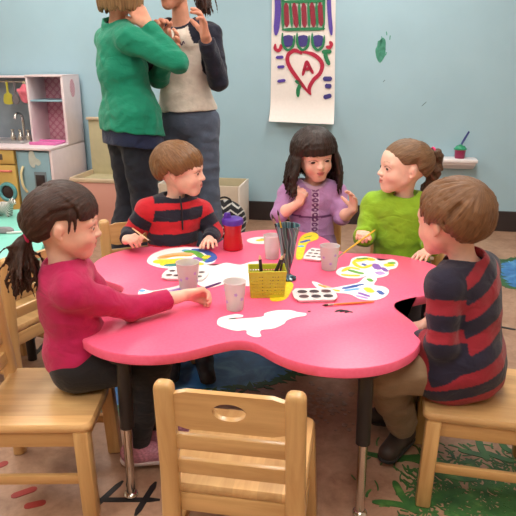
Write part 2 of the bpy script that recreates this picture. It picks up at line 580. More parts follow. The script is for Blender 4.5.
# ------------------------------------------------------------------ people
MAT = {}
def lerp(a, b, t): return np.array(a, float) * (1 - t) + np.array(b, float) * t

class Person:
    def __init__(s, base, facing, hip, chest, neck, head, sc=1.0, chest_f=None, adult=False, tor=(1, 1), vox=.003, shw=.108):
        s.base = A(*base); s.sc = sc; s.head = head; s.adult = adult; s.vox = vox
        s.hip, s.chest, s.neck = A(*hip), A(*chest), A(*neck)
        s.pf = unit((facing[0], facing[1], 0)); s.cf = unit((*(chest_f or facing)[:2], 0)); s.tor = tor
        s.up = unit(s.neck - s.hip); s.shw = shw
        s.arms = {}; s.legs = {}
    def fr(s, f, up):
        l = unit(np.cross(up, f)); f2 = np.cross(l, up); return np.stack([f2, l, up], 1)      # fwd, left, up
    def sh(s, g):
        """shoulder joint, g=+1 left / -1 right"""
        R = s.fr(s.cf, unit(s.neck - s.chest)); return s.neck + R[:, 1] * g * s.shw * s.sc - R[:, 2] * .042 * s.sc - R[:, 0] * .004
    def torso(s, F, e, k=.03):
        c = s.sc; Rp = s.fr(s.pf, s.up); Rc = s.fr(s.cf, unit(s.neck - s.chest)); w, d = s.tor
        upv = s.up
        F.ell(s.hip + upv * .015 * c, (c * .072 * d + e, c * .090 * w + e, c * .078 + e), Rp, k)
        mid = lerp(s.hip, s.chest, .5)
        F.ell(mid + Rp[:, 0] * .006 * c, (c * .066 * d + e, c * .080 * w + e, c * .085 + e), s.fr(unit(s.pf + s.cf), s.up), k)
        F.ell(s.chest, (c * .066 * d + e, c * .090 * w + e, c * .085 + e), Rc, k)
        F.ell(lerp(s.chest, s.neck, .55), (c * .055 * d + e, c * .088 * w + e, c * .055 + e), Rc, k)
        for g in (1, -1):
            j = s.sh(g) if g not in s.arms else s.arms[g]['sh']
            F.cone(lerp(s.chest, s.neck, .70), j, .038 * c + e, .031 * c + e, k * .8)
            F.cone(s.neck + A(0, 0, .004) * c, lerp(s.neck, j, .75), .023 * c + e, .024 * c + e, k * .8)
    def arm(s, g, el, wr, hd, hn, sh=None, **hk):
        s.arms[g] = dict(sh=A(*sh) if sh is not None else s.sh(g), el=A(*el), wr=A(*wr), hd=hd, hn=hn, hk=hk)
    def leg(s, g, kn, an, toe, hp=None):
        R = s.fr(s.pf, s.up)
        s.legs[g] = dict(hp=A(*hp) if hp is not None else s.hip + R[:, 1] * g * .048 * s.sc, kn=A(*kn), an=A(*an), toe=unit(toe))
    def body(s, name, label, skin, lips, brow, hand_s=None):
        c = s.sc; F = Field(s.vox); H = s.head
        s.torso(F, -.004 if not s.adult else -.006)
        H.skull(F)
        F.cone(s.neck - A(0, 0, .02) * c, H.p(-.022, 0, -.030), .030 * c if not s.adult else .032 * c, .034 * H.s, .016)
        for g, a in s.arms.items():
            F.cone(a['sh'], a['el'], .030 * c, .0245 * c, .015); F.cone(a['el'], lerp(a['el'], a['wr'], .35), .0245 * c, .0250 * c, .01)
            F.cone(lerp(a['el'], a['wr'], .35), a['wr'], .0250 * c, .0165 * c, .01)
            s.tips = add_hand(F, a['wr'], a['hd'], a['hn'], g < 0, hand_s or c * 1.0, **a['hk'])
        for g, l in s.legs.items():
            F.cone(l['hp'], l['kn'], .050 * c, .036 * c, .02); F.cone(l['kn'], lerp(l['kn'], l['an'], .35), .034 * c, .036 * c, .015)
            F.cone(lerp(l['kn'], l['an'], .35), l['an'], .036 * c, .024 * c, .015)
            F.cone(l['an'] + A(0, 0, -.02) * c, l['an'] + l['toe'] * .07 * c + A(0, 0, -.035) * c, .022 * c, .018 * c, .015)
        P, Q = F.build(); P, Q = keep_main(P, Q); P = relax(P, Q, 1, .35)
        col = np.tile(np.array(lin(skin)), (len(P), 1))
        n = vnoise(P, 90, 3)[:, None]; col = col * (1 + .03 * n)
        col = H.colour(P, col, lin(skin), lin(lips), lin(brow))
        # warmer knuckles and palms
        for g, a in s.arms.items():
            d = np.linalg.norm(P - (a['wr'] + unit(a['hd']) * .06 * c), axis=1)
            w = np.clip(1 - d / (.09 * c), 0, 1)[:, None] * .35
            col = col * (1 - w) + np.array(lin((222, 138, 118))) * w
        s.root = mesh_obj(name, P - s.base, Q, MAT['skin'], None, True, col, loc=tuple(s.base))
        tag(s.root, label, 'person')
        return s.root
    def put(s, name, F, m, colfn=None, it=2, wob=0, wf=75, keep=True, seed=1, parent=None):
        P, Q = F.build()
        if keep: P, Q = keep_main(P, Q)
        if it: P = relax(P, Q, it, .5)
        if wob:
            # soft cloth folds: push along a smooth field
            P = P + wob * np.stack([vnoise(P * A(1, 1, 1.5), wf, seed + i) for i in range(3)], 1)
        col = colfn(P) if colfn else None
        return mesh_obj(name, P - s.base, Q, m, parent or s.root, True, col)
    def shirt(s, name, m, colfn, ease=.010, hem=None, sleeve=1.0, hemdir=None, neck_r=.043, cuff=.022, collar=0, drape=0, dz=.0, skirt=None, slv=None, wob=.0035, vox=None, neck_drop=.0):
        """torso + sleeves; hem = point and outward normal of the cut at the bottom; sleeve: 1 = to the wrist"""
        c = s.sc; F = Field(vox or s.vox * 1.15)
        s.torso(F, ease, .035)
        for g, a in s.arms.items():
            sl = sleeve[g] if isinstance(sleeve, dict) else sleeve
            e = a['el']
            w = lerp(e, a['wr'], sl - .0) if sl <= 1 else a['wr']
            F.cone(a['sh'], lerp(a['sh'], e, .5), .032 * c + ease * .7, .030 * c + ease * .6, .02)
            F.cone(lerp(a['sh'], e, .5), e, .030 * c + ease * .6, .028 * c + ease * .6, .012)
            F.cone(e, w, .028 * c + ease * .6, (slv or cuff) * c + ease * .4, .010, flat=True)
        if drape:
            w_, d_ = s.tor; F.ell(s.hip + s.up * dz * c, (c * .074 * d_ + ease + drape, c * .094 * w_ + ease + drape, c * .085 + ease), s.fr(s.pf, s.up), .03)
        if skirt:
            for g, l in s.legs.items(): F.cone(l['hp'] + s.up * .04 * c, lerp(l['hp'], l['kn'], .5 if s.adult else .28), skirt, skirt, .05)
        if hem is not None:
            p, nrm = hem
            F.plane(p, nrm, s.hip - A(.30, .30, .35) * c, s.hip + A(.30, .30, .16) * c, .004)
        H = s.head
        nt = H.p(-.018, 0, -.035); nb = s.neck + s.cf * neck_drop
        F.cone(nb + (nt - nb) * .15 - A(0, 0, .012) * c, nb + unit(nt - nb) * .10 * c, neck_r * c, neck_r * c * 1.25, .008, 's')
        if collar:
            a0 = s.neck + (nt - s.neck) * .0; d = unit(nt - s.neck)
            G = collar
            F.cone(a0, a0 + d * G, (neck_r + .012) * c, (neck_r + .008) * c, .01, flat=True)
            F.cone(a0 - d * .0, a0 + d * (G + .05), (neck_r + .002) * c, (neck_r + .004) * c, .003, 's')
        return s.put(name, F, m, colfn, wob=wob)
    def pants(s, name, m, colfn=None, ease=.009, top=None, ends=None, wob=.0025, cuff=.036, thigh=.056):
        c = s.sc; F = Field(s.vox * 1.15)
        Rp = s.fr(s.pf, s.up); w, d = s.tor
        F.ell(s.hip + s.up * .012 * c, (c * .074 * d + ease, c * .092 * w + ease, c * .078 + ease), Rp, .03)
        for g, l in s.legs.items():
            F.cone(l['hp'], l['kn'], thigh * c + ease, .040 * c + ease, .03)
            mr = max((cuff + .003) * c + ease * .6, .036 * c + .006)
            F.cone(l['kn'], lerp(l['kn'], l['an'], .5), .040 * c + ease, mr, .02)
            F.cone(lerp(l['kn'], l['an'], .5), lerp(l['kn'], l['an'], (ends or .96)), mr, cuff * c + ease * .5, .012, flat=True)
        if top is not None: F.plane(s.hip + s.up * top, s.up, s.hip - .2 * c, s.hip + .3 * c, .004)
        return s.put(name, F, m, colfn, wob=wob)
    def shoes(s, m, msole, colfn=None, size=1.0):
        c = s.sc * size
        for g, l in s.legs.items():
            t = l['toe'].copy(); t2 = unit((t[0], t[1], 0)); an = l['an']; z0 = an[2] - .062 * s.sc
            F = Field(s.vox)
            heel = A(an[0], an[1], z0) - t2 * .022 * c
            toe = heel + t2 * .115 * c
            F.cone(heel + A(0, 0, .030 * c), toe + A(0, 0, .022 * c), .031 * c, .028 * c, .02)
            F.cone(heel + t2 * .02 * c + A(0, 0, .035 * c), A(*an) + A(0, 0, .005), .031 * c, .030 * c, .02, flat=True)
            F.plane(heel + A(0, 0, .008 * c), (0, 0, -1), heel - .2, heel + .2, .003)
            o = s.put('shoe', F, m, colfn, wob=0, keep=False)
            G = Field(s.vox)
            G.cone(heel + A(0, 0, .012 * c), toe + A(0, 0, .012 * c), .033 * c, .030 * c, .01)
            G.plane(heel + A(0, 0, .013 * c), (0, 0, 1), heel - .2, heel + .2, .003); G.plane(heel + A(0, 0, .000), (0, 0, -1), heel - .2, heel + .2, .003)
            s.put('sole', G, msole, None, wob=0, keep=False, parent=o)
    def limb_coord(s, P):
        """which limb a point of the shirt belongs to (0 torso, +1 left, -1 right) and its length along the arm"""
        def seg(P, a, b):
            d = b - a; L = np.linalg.norm(d); t = np.clip(((P - a) @ d) / L ** 2, 0, 1)
            return np.linalg.norm(P - (a + t[:, None] * d), axis=1), t * L
        who = np.zeros(len(P), int); along = np.zeros(len(P))
        dt, _ = seg(P, s.hip, lerp(s.chest, s.neck, .6)); best = dt - .085 * s.sc
        for g, a in s.arms.items():
            d1, t1 = seg(P, a['sh'], a['el']); d2, t2 = seg(P, a['el'], a['wr']); L1 = np.linalg.norm(a['el'] - a['sh'])
            d = np.minimum(d1, d2) - .034 * s.sc; al = np.where(d1 < d2, t1, L1 + t2)
            w = d < best; best = np.where(w, d, best); who[w] = g; along[w] = al[w]
        return who, along
    # ---------------------------------------------------------------- hair
    def hair(s, m, caps, paths, vox=.003, name='hair', cut=None, wob=0, parent=None, k=.005, pole=None):
        """caps: functions adding base volumes; paths: list of (points, radii)"""
        F = Field(vox)
        for c in caps: c(F)
        for pts, rs in paths: F.path(pts, rs, k)
        if cut: cut(F)
        P, Q = F.build(); P, Q = keep_main(P, Q, .004)
        P = relax(P, Q, 1, .3)
        # flow coordinate: along the strands, measured round a pole (crown / band) or from the nearest lock
        flow = np.zeros((len(P), 3))
        if pole is not None:
            H = s.head; q = H.loc(P) - np.array(H.CR[0]); q /= np.linalg.norm(q, axis=1)[:, None] + 1e-9
            w = unit(pole); e1 = unit(np.cross(w, (0.13, 1, .1))); e2 = np.cross(w, e1)
            az = np.arctan2(q @ e2, q @ e1); th = np.arccos(np.clip(q @ w, -1, 1))
            flow[:, 0] = np.cos(az) * .42; flow[:, 2] = np.sin(az) * .42; flow[:, 1] = th * .45
        else:
            pp = []; pf = []
            rr = np.random.default_rng(5)
            for pts, rs in paths:
                pts = np.array(pts); L = np.concatenate([[0], np.cumsum(np.linalg.norm(np.diff(pts, axis=0), axis=1))]); q = rr.random() * 9
                for i in range(len(pts) - 1):
                    for t in (0, .5):
                        pp.append(pts[i] * (1 - t) + pts[i + 1] * t); pf.append((q, L[i] * (1 - t) + L[i + 1] * t, 0))
            pp = np.array(pp); pf = np.array(pf)
            for i in range(0, len(P), 2000):
                b = P[i:i + 2000]
                d = ((b[:, None, :] - pp[None]) ** 2).sum(2); j = d.argmin(1)
                flow[i:i + 2000] = pf[j]; flow[i:i + 2000, 2] = np.sqrt(d[np.arange(len(b)), j]) * 2.0
        return mesh_obj(name, P - s.base, Q, m, parent or s.root, True, None, flow)

def cap_volume(H, off, endfn):
    """skull cap with a hairline: endfn(azimuth from front) -> lowest elevation"""
    c, r = H.CR
    def add(F):
        cc = H.p(*c); rad = (np.array(r) + off) * H.s; R = H.R
        def f(X, Y, Z):
            px, py, pz = X - cc[0], Y - cc[1], Z - cc[2]
            q = [px * R[0, i] + py * R[1, i] + pz * R[2, i] for i in range(3)]
            k0 = np.sqrt(sum((q[i] / rad[i]) ** 2 for i in range(3))); k1 = np.sqrt(sum((q[i] / rad[i] ** 2) ** 2 for i in range(3))) + 1e-9
            d = k0 * (k0 - 1) / k1
            az = np.abs(np.arctan2(q[1], q[0])); elv = np.arctan2(q[2], np.sqrt(q[0] ** 2 + q[1] ** 2) + 1e-9)
            E0 = endfn(az); tp = np.clip((elv - E0) / .40, 0, 1); tp = .30 + .70 * tp * (2 - tp)
            return np.maximum(d + off * H.s * (1 - tp), (E0 - elv) * .08 * H.s)
        e = rad.max()
        F.ops.append(('u', cc - e, cc + e, f, .004))
    return add

def dir_az(az, el): return A(math.cos(el) * math.cos(az), math.cos(el) * math.sin(az), math.sin(el))
def slerp(a, b, t):
    a = unit(a); b = unit(b); w = math.acos(np.clip(a @ b, -1, 1))
    if w < 1e-4: return a
    return (math.sin((1 - t) * w) * a + math.sin(t * w) * b) / math.sin(w)

def head_lock(H, d0, d1, off0, off1, n=7, r0=.004, r1=.003, jit=.0, bulge=0.0):
    pts = []; rs = []
    for i in range(n):
        t = i / (n - 1)
        o = off0 * (1 - t) + off1 * t + bulge * math.sin(PI * t) + jit * rng.normal() * .3
        pts.append(H.surf(slerp(d0, d1, t), o)); rs.append((r0 * (1 - t) + r1 * t) * H.s)
    return pts, rs

def boy_hair(p, m, crown=(-.55, .1, .83), off=.010, fringe=.32, sweep=.25, n=230, nape=-.72, seed=1, fringe_drop=.016):
    H = p.head; r = np.random.default_rng(seed)
    E = lambda az: np.interp(az, [0, .5, .9, 1.15, 1.35, 1.62, 1.9, 2.4, 3.15], [fringe, fringe - .02, fringe - .06, -.18, -.28, .0, -.30, nape + .05, nape])
    paths = []
    cr = unit(crown)
    for i in range(n):
        az = r.uniform(-PI, PI); a = abs(az)
        el = float(E(a)) - r.uniform(-.02, .10) - (fringe_drop * 6 * r.uniform(.6, 1.1) if a < .85 else 0)
        d1 = dir_az(az + (sweep * r.uniform(.6, 1.2) if a < 1.2 else 0), el)
        d0 = unit(cr + r.normal(size=3) * .16)
        paths.append(head_lock(H, d0, d1, off + r.uniform(-.002, .004), off * .75 + r.uniform(-.002, .003), 8, .0046, .0016, .0015, .003))
    # shorter locks start lower to break up the surface
    for i in range(n // 2):
        az = r.uniform(-PI, PI); a = abs(az)
        el1 = float(E(a)) - r.uniform(-.1, .08); el0 = el1 + r.uniform(.35, .7)
        paths.append(head_lock(H, dir_az(az + r.normal() * .1, el0), dir_az(az + r.normal() * .1, el1), off + .001, off * .8 + .002, 5, .0042, .0022, .001, .002))
    return p.hair(m, [cap_volume(H, off, E)], paths, pole=crown)
def setup_people_mats():
    MAT['skin'] = vcol_mat('skin', rough=.48, bump=.05, sss=.12, spec=.35)
    t = NT('eye'); at = t.node('ShaderNodeAttribute', attribute_name='Col'); t.col(at.outputs['Color']); t.set(Roughness=.12); MAT['eye'] = t.m
    MAT['knit'] = vcol_mat('knit_cloth', rough=.85, weave=700, fold=16, sheen=.15)
    MAT['denim'] = vcol_mat('denim_cloth', rough=.85, weave=900, fold=14, sheen=.1)
    MAT['shoe'] = vcol_mat('shoe_leather', rough=.55, bump=.2)
    MAT['hair_dark'] = hair_mat('dark_brown_hair', (22, 13, 10), (78, 46, 34))
    MAT['hair_black'] = hair_mat('brown_black_hair', (18, 12, 11), (62, 41, 34))
    MAT['hair_sandy'] = hair_mat('sandy_hair', (84, 54, 33), (150, 108, 68))
    MAT['hair_brown'] = hair_mat('light_brown_hair', (78, 53, 35), (144, 108, 74))
    MAT['hair_blonde'] = hair_mat('blonde_hair', (92, 68, 44), (168, 134, 94))
    MAT['rubber_dark'] = mat('dark_rubber', (35, 32, 32), .8)
    MAT['rubber_pale'] = mat('pale_rubber', (205, 190, 190), .7)
    MAT['hair_dark2'] = hair_mat('braid_brown_hair', (58, 38, 27), (108, 76, 53))
    MAT['hair_brown2'] = hair_mat('warm_brown_hair', (80, 52, 34), (142, 101, 66))
    MAT['tie_pink'] = mat('pink_elastic', (214, 52, 110), .7)
    MAT['metal_dark'] = mat('dark_metal', (60, 60, 66), .4, metal=.8)
    MAT['print_ink'] = mat('shirt_ink', (86, 66, 92), .8)
def girl_left():
    c = 1.0
    H = Head((-.495, 1.470, .738), (.95, .26), pitch=-7, size=.91)
    p = Person((-.50, 1.47, 0), (.98, .18), (-.492, 1.478, .350), (-.506, 1.472, .525), (-.502, 1.470, .628), H, chest_f=(.93, .34), tor=(.93, .93), shw=.098)
    p.arm(-1, (-.345, 1.500, .490), (-.206, 1.590, .494), (.84, .52, -.02), (.40, -.50, -.75), sh=(-.462, 1.392, .578), curl=(.75, .95, .6), spread=.03, thumb=(.35, .5))
    p.arm(1, (-.44, 1.60, .47), (-.36, 1.55, .415), (.9, -.3, -.1), (0, 0, -1), sh=(-.50, 1.562, .578))
    p.leg(-1, (-.285, 1.455, .352), (-.345, 1.475, .085), (.95, .1, 0))
    p.leg(1, (-.290, 1.560, .352), (-.315, 1.560, .085), (.95, .1, 0))
    p.body('person', 'girl in a magenta long-sleeved top and black leggings with a curly dark ponytail', (236, 190, 168), (196, 100, 98), (60, 38, 30), hand_s=1.12)
    H.eyes(p.root, p.base, (1, 0, -.3))
    mag = np.array(lin((182, 22, 84)))
    p.shirt('shirt', MAT['knit'], lambda P: np.tile(mag, (len(P), 1)) * (1 + .05 * vnoise(P, 60, 2)[:, None]), ease=.011, drape=.004, dz=.02, hem=(p.hip + p.up * .006, -p.up + p.pf * .1), sleeve={-1: .70, 1: .9}, cuff=.024, wob=.0045)
    p.pants('leggings', MAT['knit'], lambda P: np.tile(np.array(lin((24, 22, 26))), (len(P), 1)), ends=1.0, cuff=.028)
    def sc(P): return np.tile(np.array(lin((190, 130, 150))), (len(P), 1)) * (1 + .5 * np.clip(vnoise(P, 900, 5), -1, 1)[:, None])
    p.shoes(MAT['shoe'], MAT['rubber_pale'], sc)
    # hair: drawn back to a low ponytail with a soft fringe
    off = .009; r = np.random.default_rng(11)
    E = lambda az: np.interp(az, [0, .5, .8, 1.05, 1.30, 1.62, 1.9, 2.4, 3.15], [.16, .13, .08, .02, .04, .0, -.58, -.82, -.82])
    base = unit((-.092, .0, -.078)); paths = []
    for i in range(300):
        az = r.uniform(-PI, PI); a = abs(az)
        if a < 1.5:
            d0 = dir_az(az, max(.5, float(E(a)) + r.uniform(.35, 1.2)))
            mid = dir_az(math.copysign(2.0, az), r.uniform(.22, 1.2))
            a1 = head_lock(H, d0, mid, off, off, 5, .0042, .0042, .001); a2 = head_lock(H, mid, unit(base + r.normal(size=3) * .10), off, off * .7, 5, .0042, .0032, .001)
            paths.append((a1[0] + a2[0][1:], a1[1] + a2[1][1:]))
        else:
            d0 = dir_az(math.copysign(max(a, 1.9), az), float(E(max(a, 1.9))) + r.uniform(0, .9))
            paths.append(head_lock(H, d0, unit(base + r.normal(size=3) * .10), off + r.uniform(-.003, .003), off * .7, 9, .0042, .0032, .001, .004))
    for i in range(110):                                             # fringe combed forward and aside
        az = r.uniform(-.95, .95); d0 = unit(A(.05, -.1, 1) + r.normal(size=3) * .22)
        d1 = dir_az(az + r.normal() * .05, float(E(abs(az))) + r.uniform(-.06, .05))
        paths.append(head_lock(H, d0, d1, off, off * .95 + r.uniform(0, .004), 8, .0044, .0022, .001, .006))
    for g in (1, -1):                                                # wisps before the ears
        for i in range(5):
            d0 = dir_az(g * r.uniform(.95, 1.25), .35); q = r.uniform(.92, 1.2)
            paths.append(head_lock(H, d0, dir_az(g * q, -.2 - r.uniform(0, .4)), off * .8, .002, 8, .0026, .0009, .001))
    hair = p.hair(MAT['hair_dark'], [cap_volume(H, off, E)], paths, pole=base)
    # ponytail: loose curls hanging from the band
    pb = H.surf(base, .012); pts_all = []
    back = -H.f
    for i in range(130):
        L = r.uniform(.095, .165); ph = r.uniform(0, 6.28); wv = r.uniform(.003, .009); spread = r.normal(size=3) * A(.021, .021, .012)
        pts = []; rs = []
        for j in range(11):
            t = j / 10
            q = pb + back * (.030 * math.sin(min(t * 2.4, 1.57))) + A(-.012 * t, 0, -1) * L * max(0, t - .08) + spread * min(1, t * 1.25) ** 1.3 * (1 - .15 * t)
            q = q + wv * t * A(math.sin(ph + t * 9), math.cos(ph + t * 9), .4 * math.sin(ph + t * 12))
            pts.append(q); rs.append(.0046 * (1 - .75 * t) + .0006)
        pts_all.append((pts, rs))
    for i in range(14):                                              # flyaway curls
        ph = r.uniform(0, 6.28); pts = []; rs = []; dr = unit((r.normal(), r.normal() * .6, -.4)); s0 = r.uniform(.15, .8)
        o = pb + back * .03 - A(0, 0, .13) * s0
        for j in range(10):
            t = j / 9; pts.append(o + dr * .055 * t + A(0, 0, -.02 * t) + .012 * t * A(math.cos(ph + 7 * t), 0, math.sin(ph + 7 * t))); rs.append(.003 * (1 - .7 * t))
        pts_all.append((pts, rs))
    pony = p.hair(MAT['hair_dark'], [lambda F: (F.cone(pb - back * .006, pb + back * .026 - A(0, 0, .03), .011, .014, .01), F.cone(pb + back * .026 - A(0, 0, .03), pb + back * .030 - A(0, 0, .085), .014, .021, .02), F.cone(pb + back * .030 - A(0, 0, .085), pb + back * .028 - A(0, 0, .125), .021, .008, .02))], pts_all, name='ponytail', parent=hair, vox=.0027)
    bm = bmesh.new()
    t = back * .8 - A(0, 0, .25); t = unit(t); x = unit(np.cross(t, (0, 0, 1))); y = np.cross(t, x)
    ring = [pb + back * .008 + (x * math.cos(a) + y * math.sin(a)) * .0165 - p.base for a in np.linspace(0, 2 * PI, 25)]
    add_tube(bm, ring, .0042, 8, False)
    tag(bm_obj('hair_tie', bm, MAT['tie_pink'], hair, True), 'pink hair elastic')
    return p
def stripes_fn(p, c0, c1, q_fn, bands, sleeve_bands, yoke=None):
    """hooped rugby knit: bands = list of (upper limit, colour index) measured by q_fn, sleeve_bands the same along the arm"""
    cols = np.array([lin(c0), lin(c1)])
    def fn(P):
        who, al = p.limb_coord(P)
        q = q_fn(P)
        def pick(v, B):
            out = np.full(len(v), B[-1][1])
            for lim, ci in B[::-1]: out = np.where(v < lim, ci, out)
            return out
        i = np.where(who == 0, pick(q, bands), pick(al, sleeve_bands))
        return cols[i] * (1 + .05 * vnoise(P, 70, 4)[:, None])
    return fn

def boy_back():
    H = Head((-.295, 2.248, .737), (.98, -.13), pitch=-3, size=.93)
    p = Person((-.33, 2.27, 0), (.36, -.93), (-.352, 2.288, .350), (-.332, 2.272, .512), (-.313, 2.262, .614), H, chest_f=(.38, -.92))
    p.arm(-1, (-.490, 2.232, .494), (-.492, 2.150, .492), (.50, -.60, .30), (.45, .2, -.9), curl=(.85, .9, .5), spread=.03, thumb=(.5, .6))
    p.arm(1, (-.175, 2.295, .482), (-.188, 2.200, .474), (.15, -.9, .25), (0, -.2, -1), curl=(.35, .35, .25), spread=.14)
    p.leg(-1, (-.335, 2.06, .350), (-.325, 2.03, .085), (.1, -.99, 0)); p.leg(1, (-.215, 2.075, .350), (-.20, 2.02, .085), (.2, -.97, 0))
    p.body('person', 'boy in profile wearing a navy and red striped half-zip top', (238, 194, 174), (205, 112, 104), (150, 110, 76))
    H.eyes(p.root, p.base, (1, 0, -.15))
    z0 = p.neck[2]
    fn = stripes_fn(p, (24, 24, 42), (192, 24, 40), lambda P: z0 - P[:, 2], [(-.006, 0), (.018, 1), (.062, 0), (.112, 1), (.160, 0), (.2, 1), (.25, 0)], [(.022, 1), (.066, 0), (.118, 1), (.4, 0)])
    sh = p.shirt('pullover', MAT['knit'], fn, ease=.013, hem=(p.hip - p.up * .01, -p.up), sleeve=.88, cuff=.024, collar=.030, neck_r=.044)
    bm = bmesh.new()
    zp = [p.neck + p.cf * (.050 + .022 * min(1, t * 3)) + A(0, 0, .030 - .125 * t) - p.base for t in np.linspace(0, 1, 8)]
    add_tube(bm, zp, .0032, 8); add_box(bm, tuple(zp[5] + A(p.cf[0], p.cf[1], 0) * .004 - A(0, 0, .008)), (.005, .004, .016), .001)
    bm_obj('zip', bm, MAT['metal_dark'], sh, True)
    p.pants('trousers', MAT['denim'], lambda P: np.tile(np.array(lin((44, 50, 66))), (len(P), 1)))
    p.shoes(MAT['shoe'], MAT['rubber_dark'], lambda P: np.tile(np.array(lin((38, 38, 42))), (len(P), 1)))
    boy_hair(p, MAT['hair_sandy'], crown=(-.62, -.05, .78), off=.012, fringe=.16, sweep=.18, seed=3, fringe_drop=.016, n=300)
    return p

def girl_purple():
    H = Head((.238, 2.545, .748), (.22, -.97), pitch=-8, roll=-5, size=.97)
    p = Person((.235, 2.565, 0), (.05, -1), (.235, 2.575, .350), (.237, 2.570, .515), (.238, 2.562, .622), H, chest_f=(.08, -1))
    p.arm(-1, (.090, 2.500, .500), (.172, 2.468, .560), (.20, -.10, .97), (.45, .85, 0), curl=(1.1, 1.2, .7), spread=.02, thumb=(.5, .7))
    p.arm(1, (.360, 2.500, .490), (.397, 2.430, .540), (-.06, -.12, .98), (-.75, -.35, -.15), curl=(.30, .45, .35), spread=.16, thumb=(.9, .2))
    p.leg(-1, (.19, 2.33, .350), (.19, 2.32, .085), (0, -1, 0)); p.leg(1, (.29, 2.33, .350), (.29, 2.32, .085), (0, -1, 0))
    p.body('person', 'girl with long dark hair and bangs in a lilac dress with a purple button pattern', (236, 192, 172), (196, 88, 92), (40, 26, 22))
    H.eyes(p.root, p.base, (1, 0, -.25))
    R = p.fr(p.cf, p.up); base = np.array(lin((178, 132, 182))); dk = np.array(lin((104, 52, 104))); lt = np.array(lin((206, 176, 206)))
    def fn(P):
        who, al = p.limb_coord(P); q = (P - p.neck) @ R
        col = np.tile(base, (len(P), 1)) * (1 + .05 * vnoise(P, 70, 4)[:, None])
        front = (who == 0) & (q[:, 0] > 0)
        lat = np.abs(q[:, 1]); h = -q[:, 2]
        ph = ((h - .02) % .021) / .021
        strip = front & (lat < .0160) & (h > .005) & (h < .3)
        motif = ((lat / .0145) ** 2 + ((ph - .5) / .44) ** 2 < 1) & ((lat / .005) ** 2 + ((ph - .5) / .16) ** 2 > 1)
        col[strip] = lt * .9; col[strip & motif] = dk
        belt = (who == 0) & (np.abs(h - .125 - .0) < .0045); col[belt] = dk
        neckb = (np.linalg.norm((P - p.neck) * A(1, 1, .6), axis=1) < .060); col[neckb] = lt * .95
        return col
    p.shirt('dress', MAT['knit'], fn, ease=.012, hem=(p.hip - p.up * .02, -p.up), sleeve={-1: .12, 1: .10}, cuff=.028, slv=.030, neck_r=.045, neck_drop=.006)
    p.pants('leggings', MAT['knit'], lambda P: np.tile(np.array(lin((120, 80, 120))), (len(P), 1)), ends=1.0, cuff=.028)
    p.shoes(MAT['shoe'], MAT['rubber_pale'], lambda P: np.tile(np.array(lin((70, 50, 60))), (len(P), 1)))
    # long wavy hair with straight bangs
    off = .014; r = np.random.default_rng(21); paths = []
    E = lambda az: np.interp(az, [0, .55, .85, 1.05, 1.3, 1.62, 3.15], [.10, .08, .02, -.1, -.35, -.6, -.72])
    crown = unit((-.15, 0, 1))
    for i in range(170):
        az = r.uniform(-.85, .85); d0 = unit(crown + r.normal(size=3) * .14)
        paths.append(head_lock(H, d0, dir_az(az, float(E(abs(az))) - r.uniform(.0, .07)), off, off * .9 + r.uniform(0, .004), 8, .0044, .0022, .001, .006))
    for i in range(330):
        az = r.choice([-1, 1]) * r.uniform(.92, PI); d0 = unit(A(.02, .12 * np.sign(az) * r.random(), 1) + r.normal(size=3) * .22)
        elq = -.05 if abs(az) < 1.4 else -.2
        a1, rs1 = head_lock(H, d0, dir_az(az, elq), off, off + .004 + r.uniform(-.002, .006), 8, .0046, .0046, .001, .004)
        e = a1[-1]; outw = unit((e - H.c) * A(1, 1, 0)); ph = r.uniform(0, 6.28); L = r.uniform(.11, .185) if abs(az) < 2.6 else r.uniform(.10, .14)
        am = r.uniform(.004, .011)
        for j in range(1, 11):
            t = j / 10
            q = e + outw * (.010 * math.sin(t * 2.6) + .020 * t * r.uniform(.7, 1.2)) + A(0, 0, -L * t) + am * t ** .6 * A(math.sin(ph + 8.5 * t), math.cos(ph + 8.5 * t), 0)
            a1.append(q); rs1.append(.0054 * (1 - .75 * t ** 2) + .0005)
        paths.append((a1, rs1))
    p.hair(MAT['hair_black'], [cap_volume(H, off, E)], paths, pole=crown)
    return p

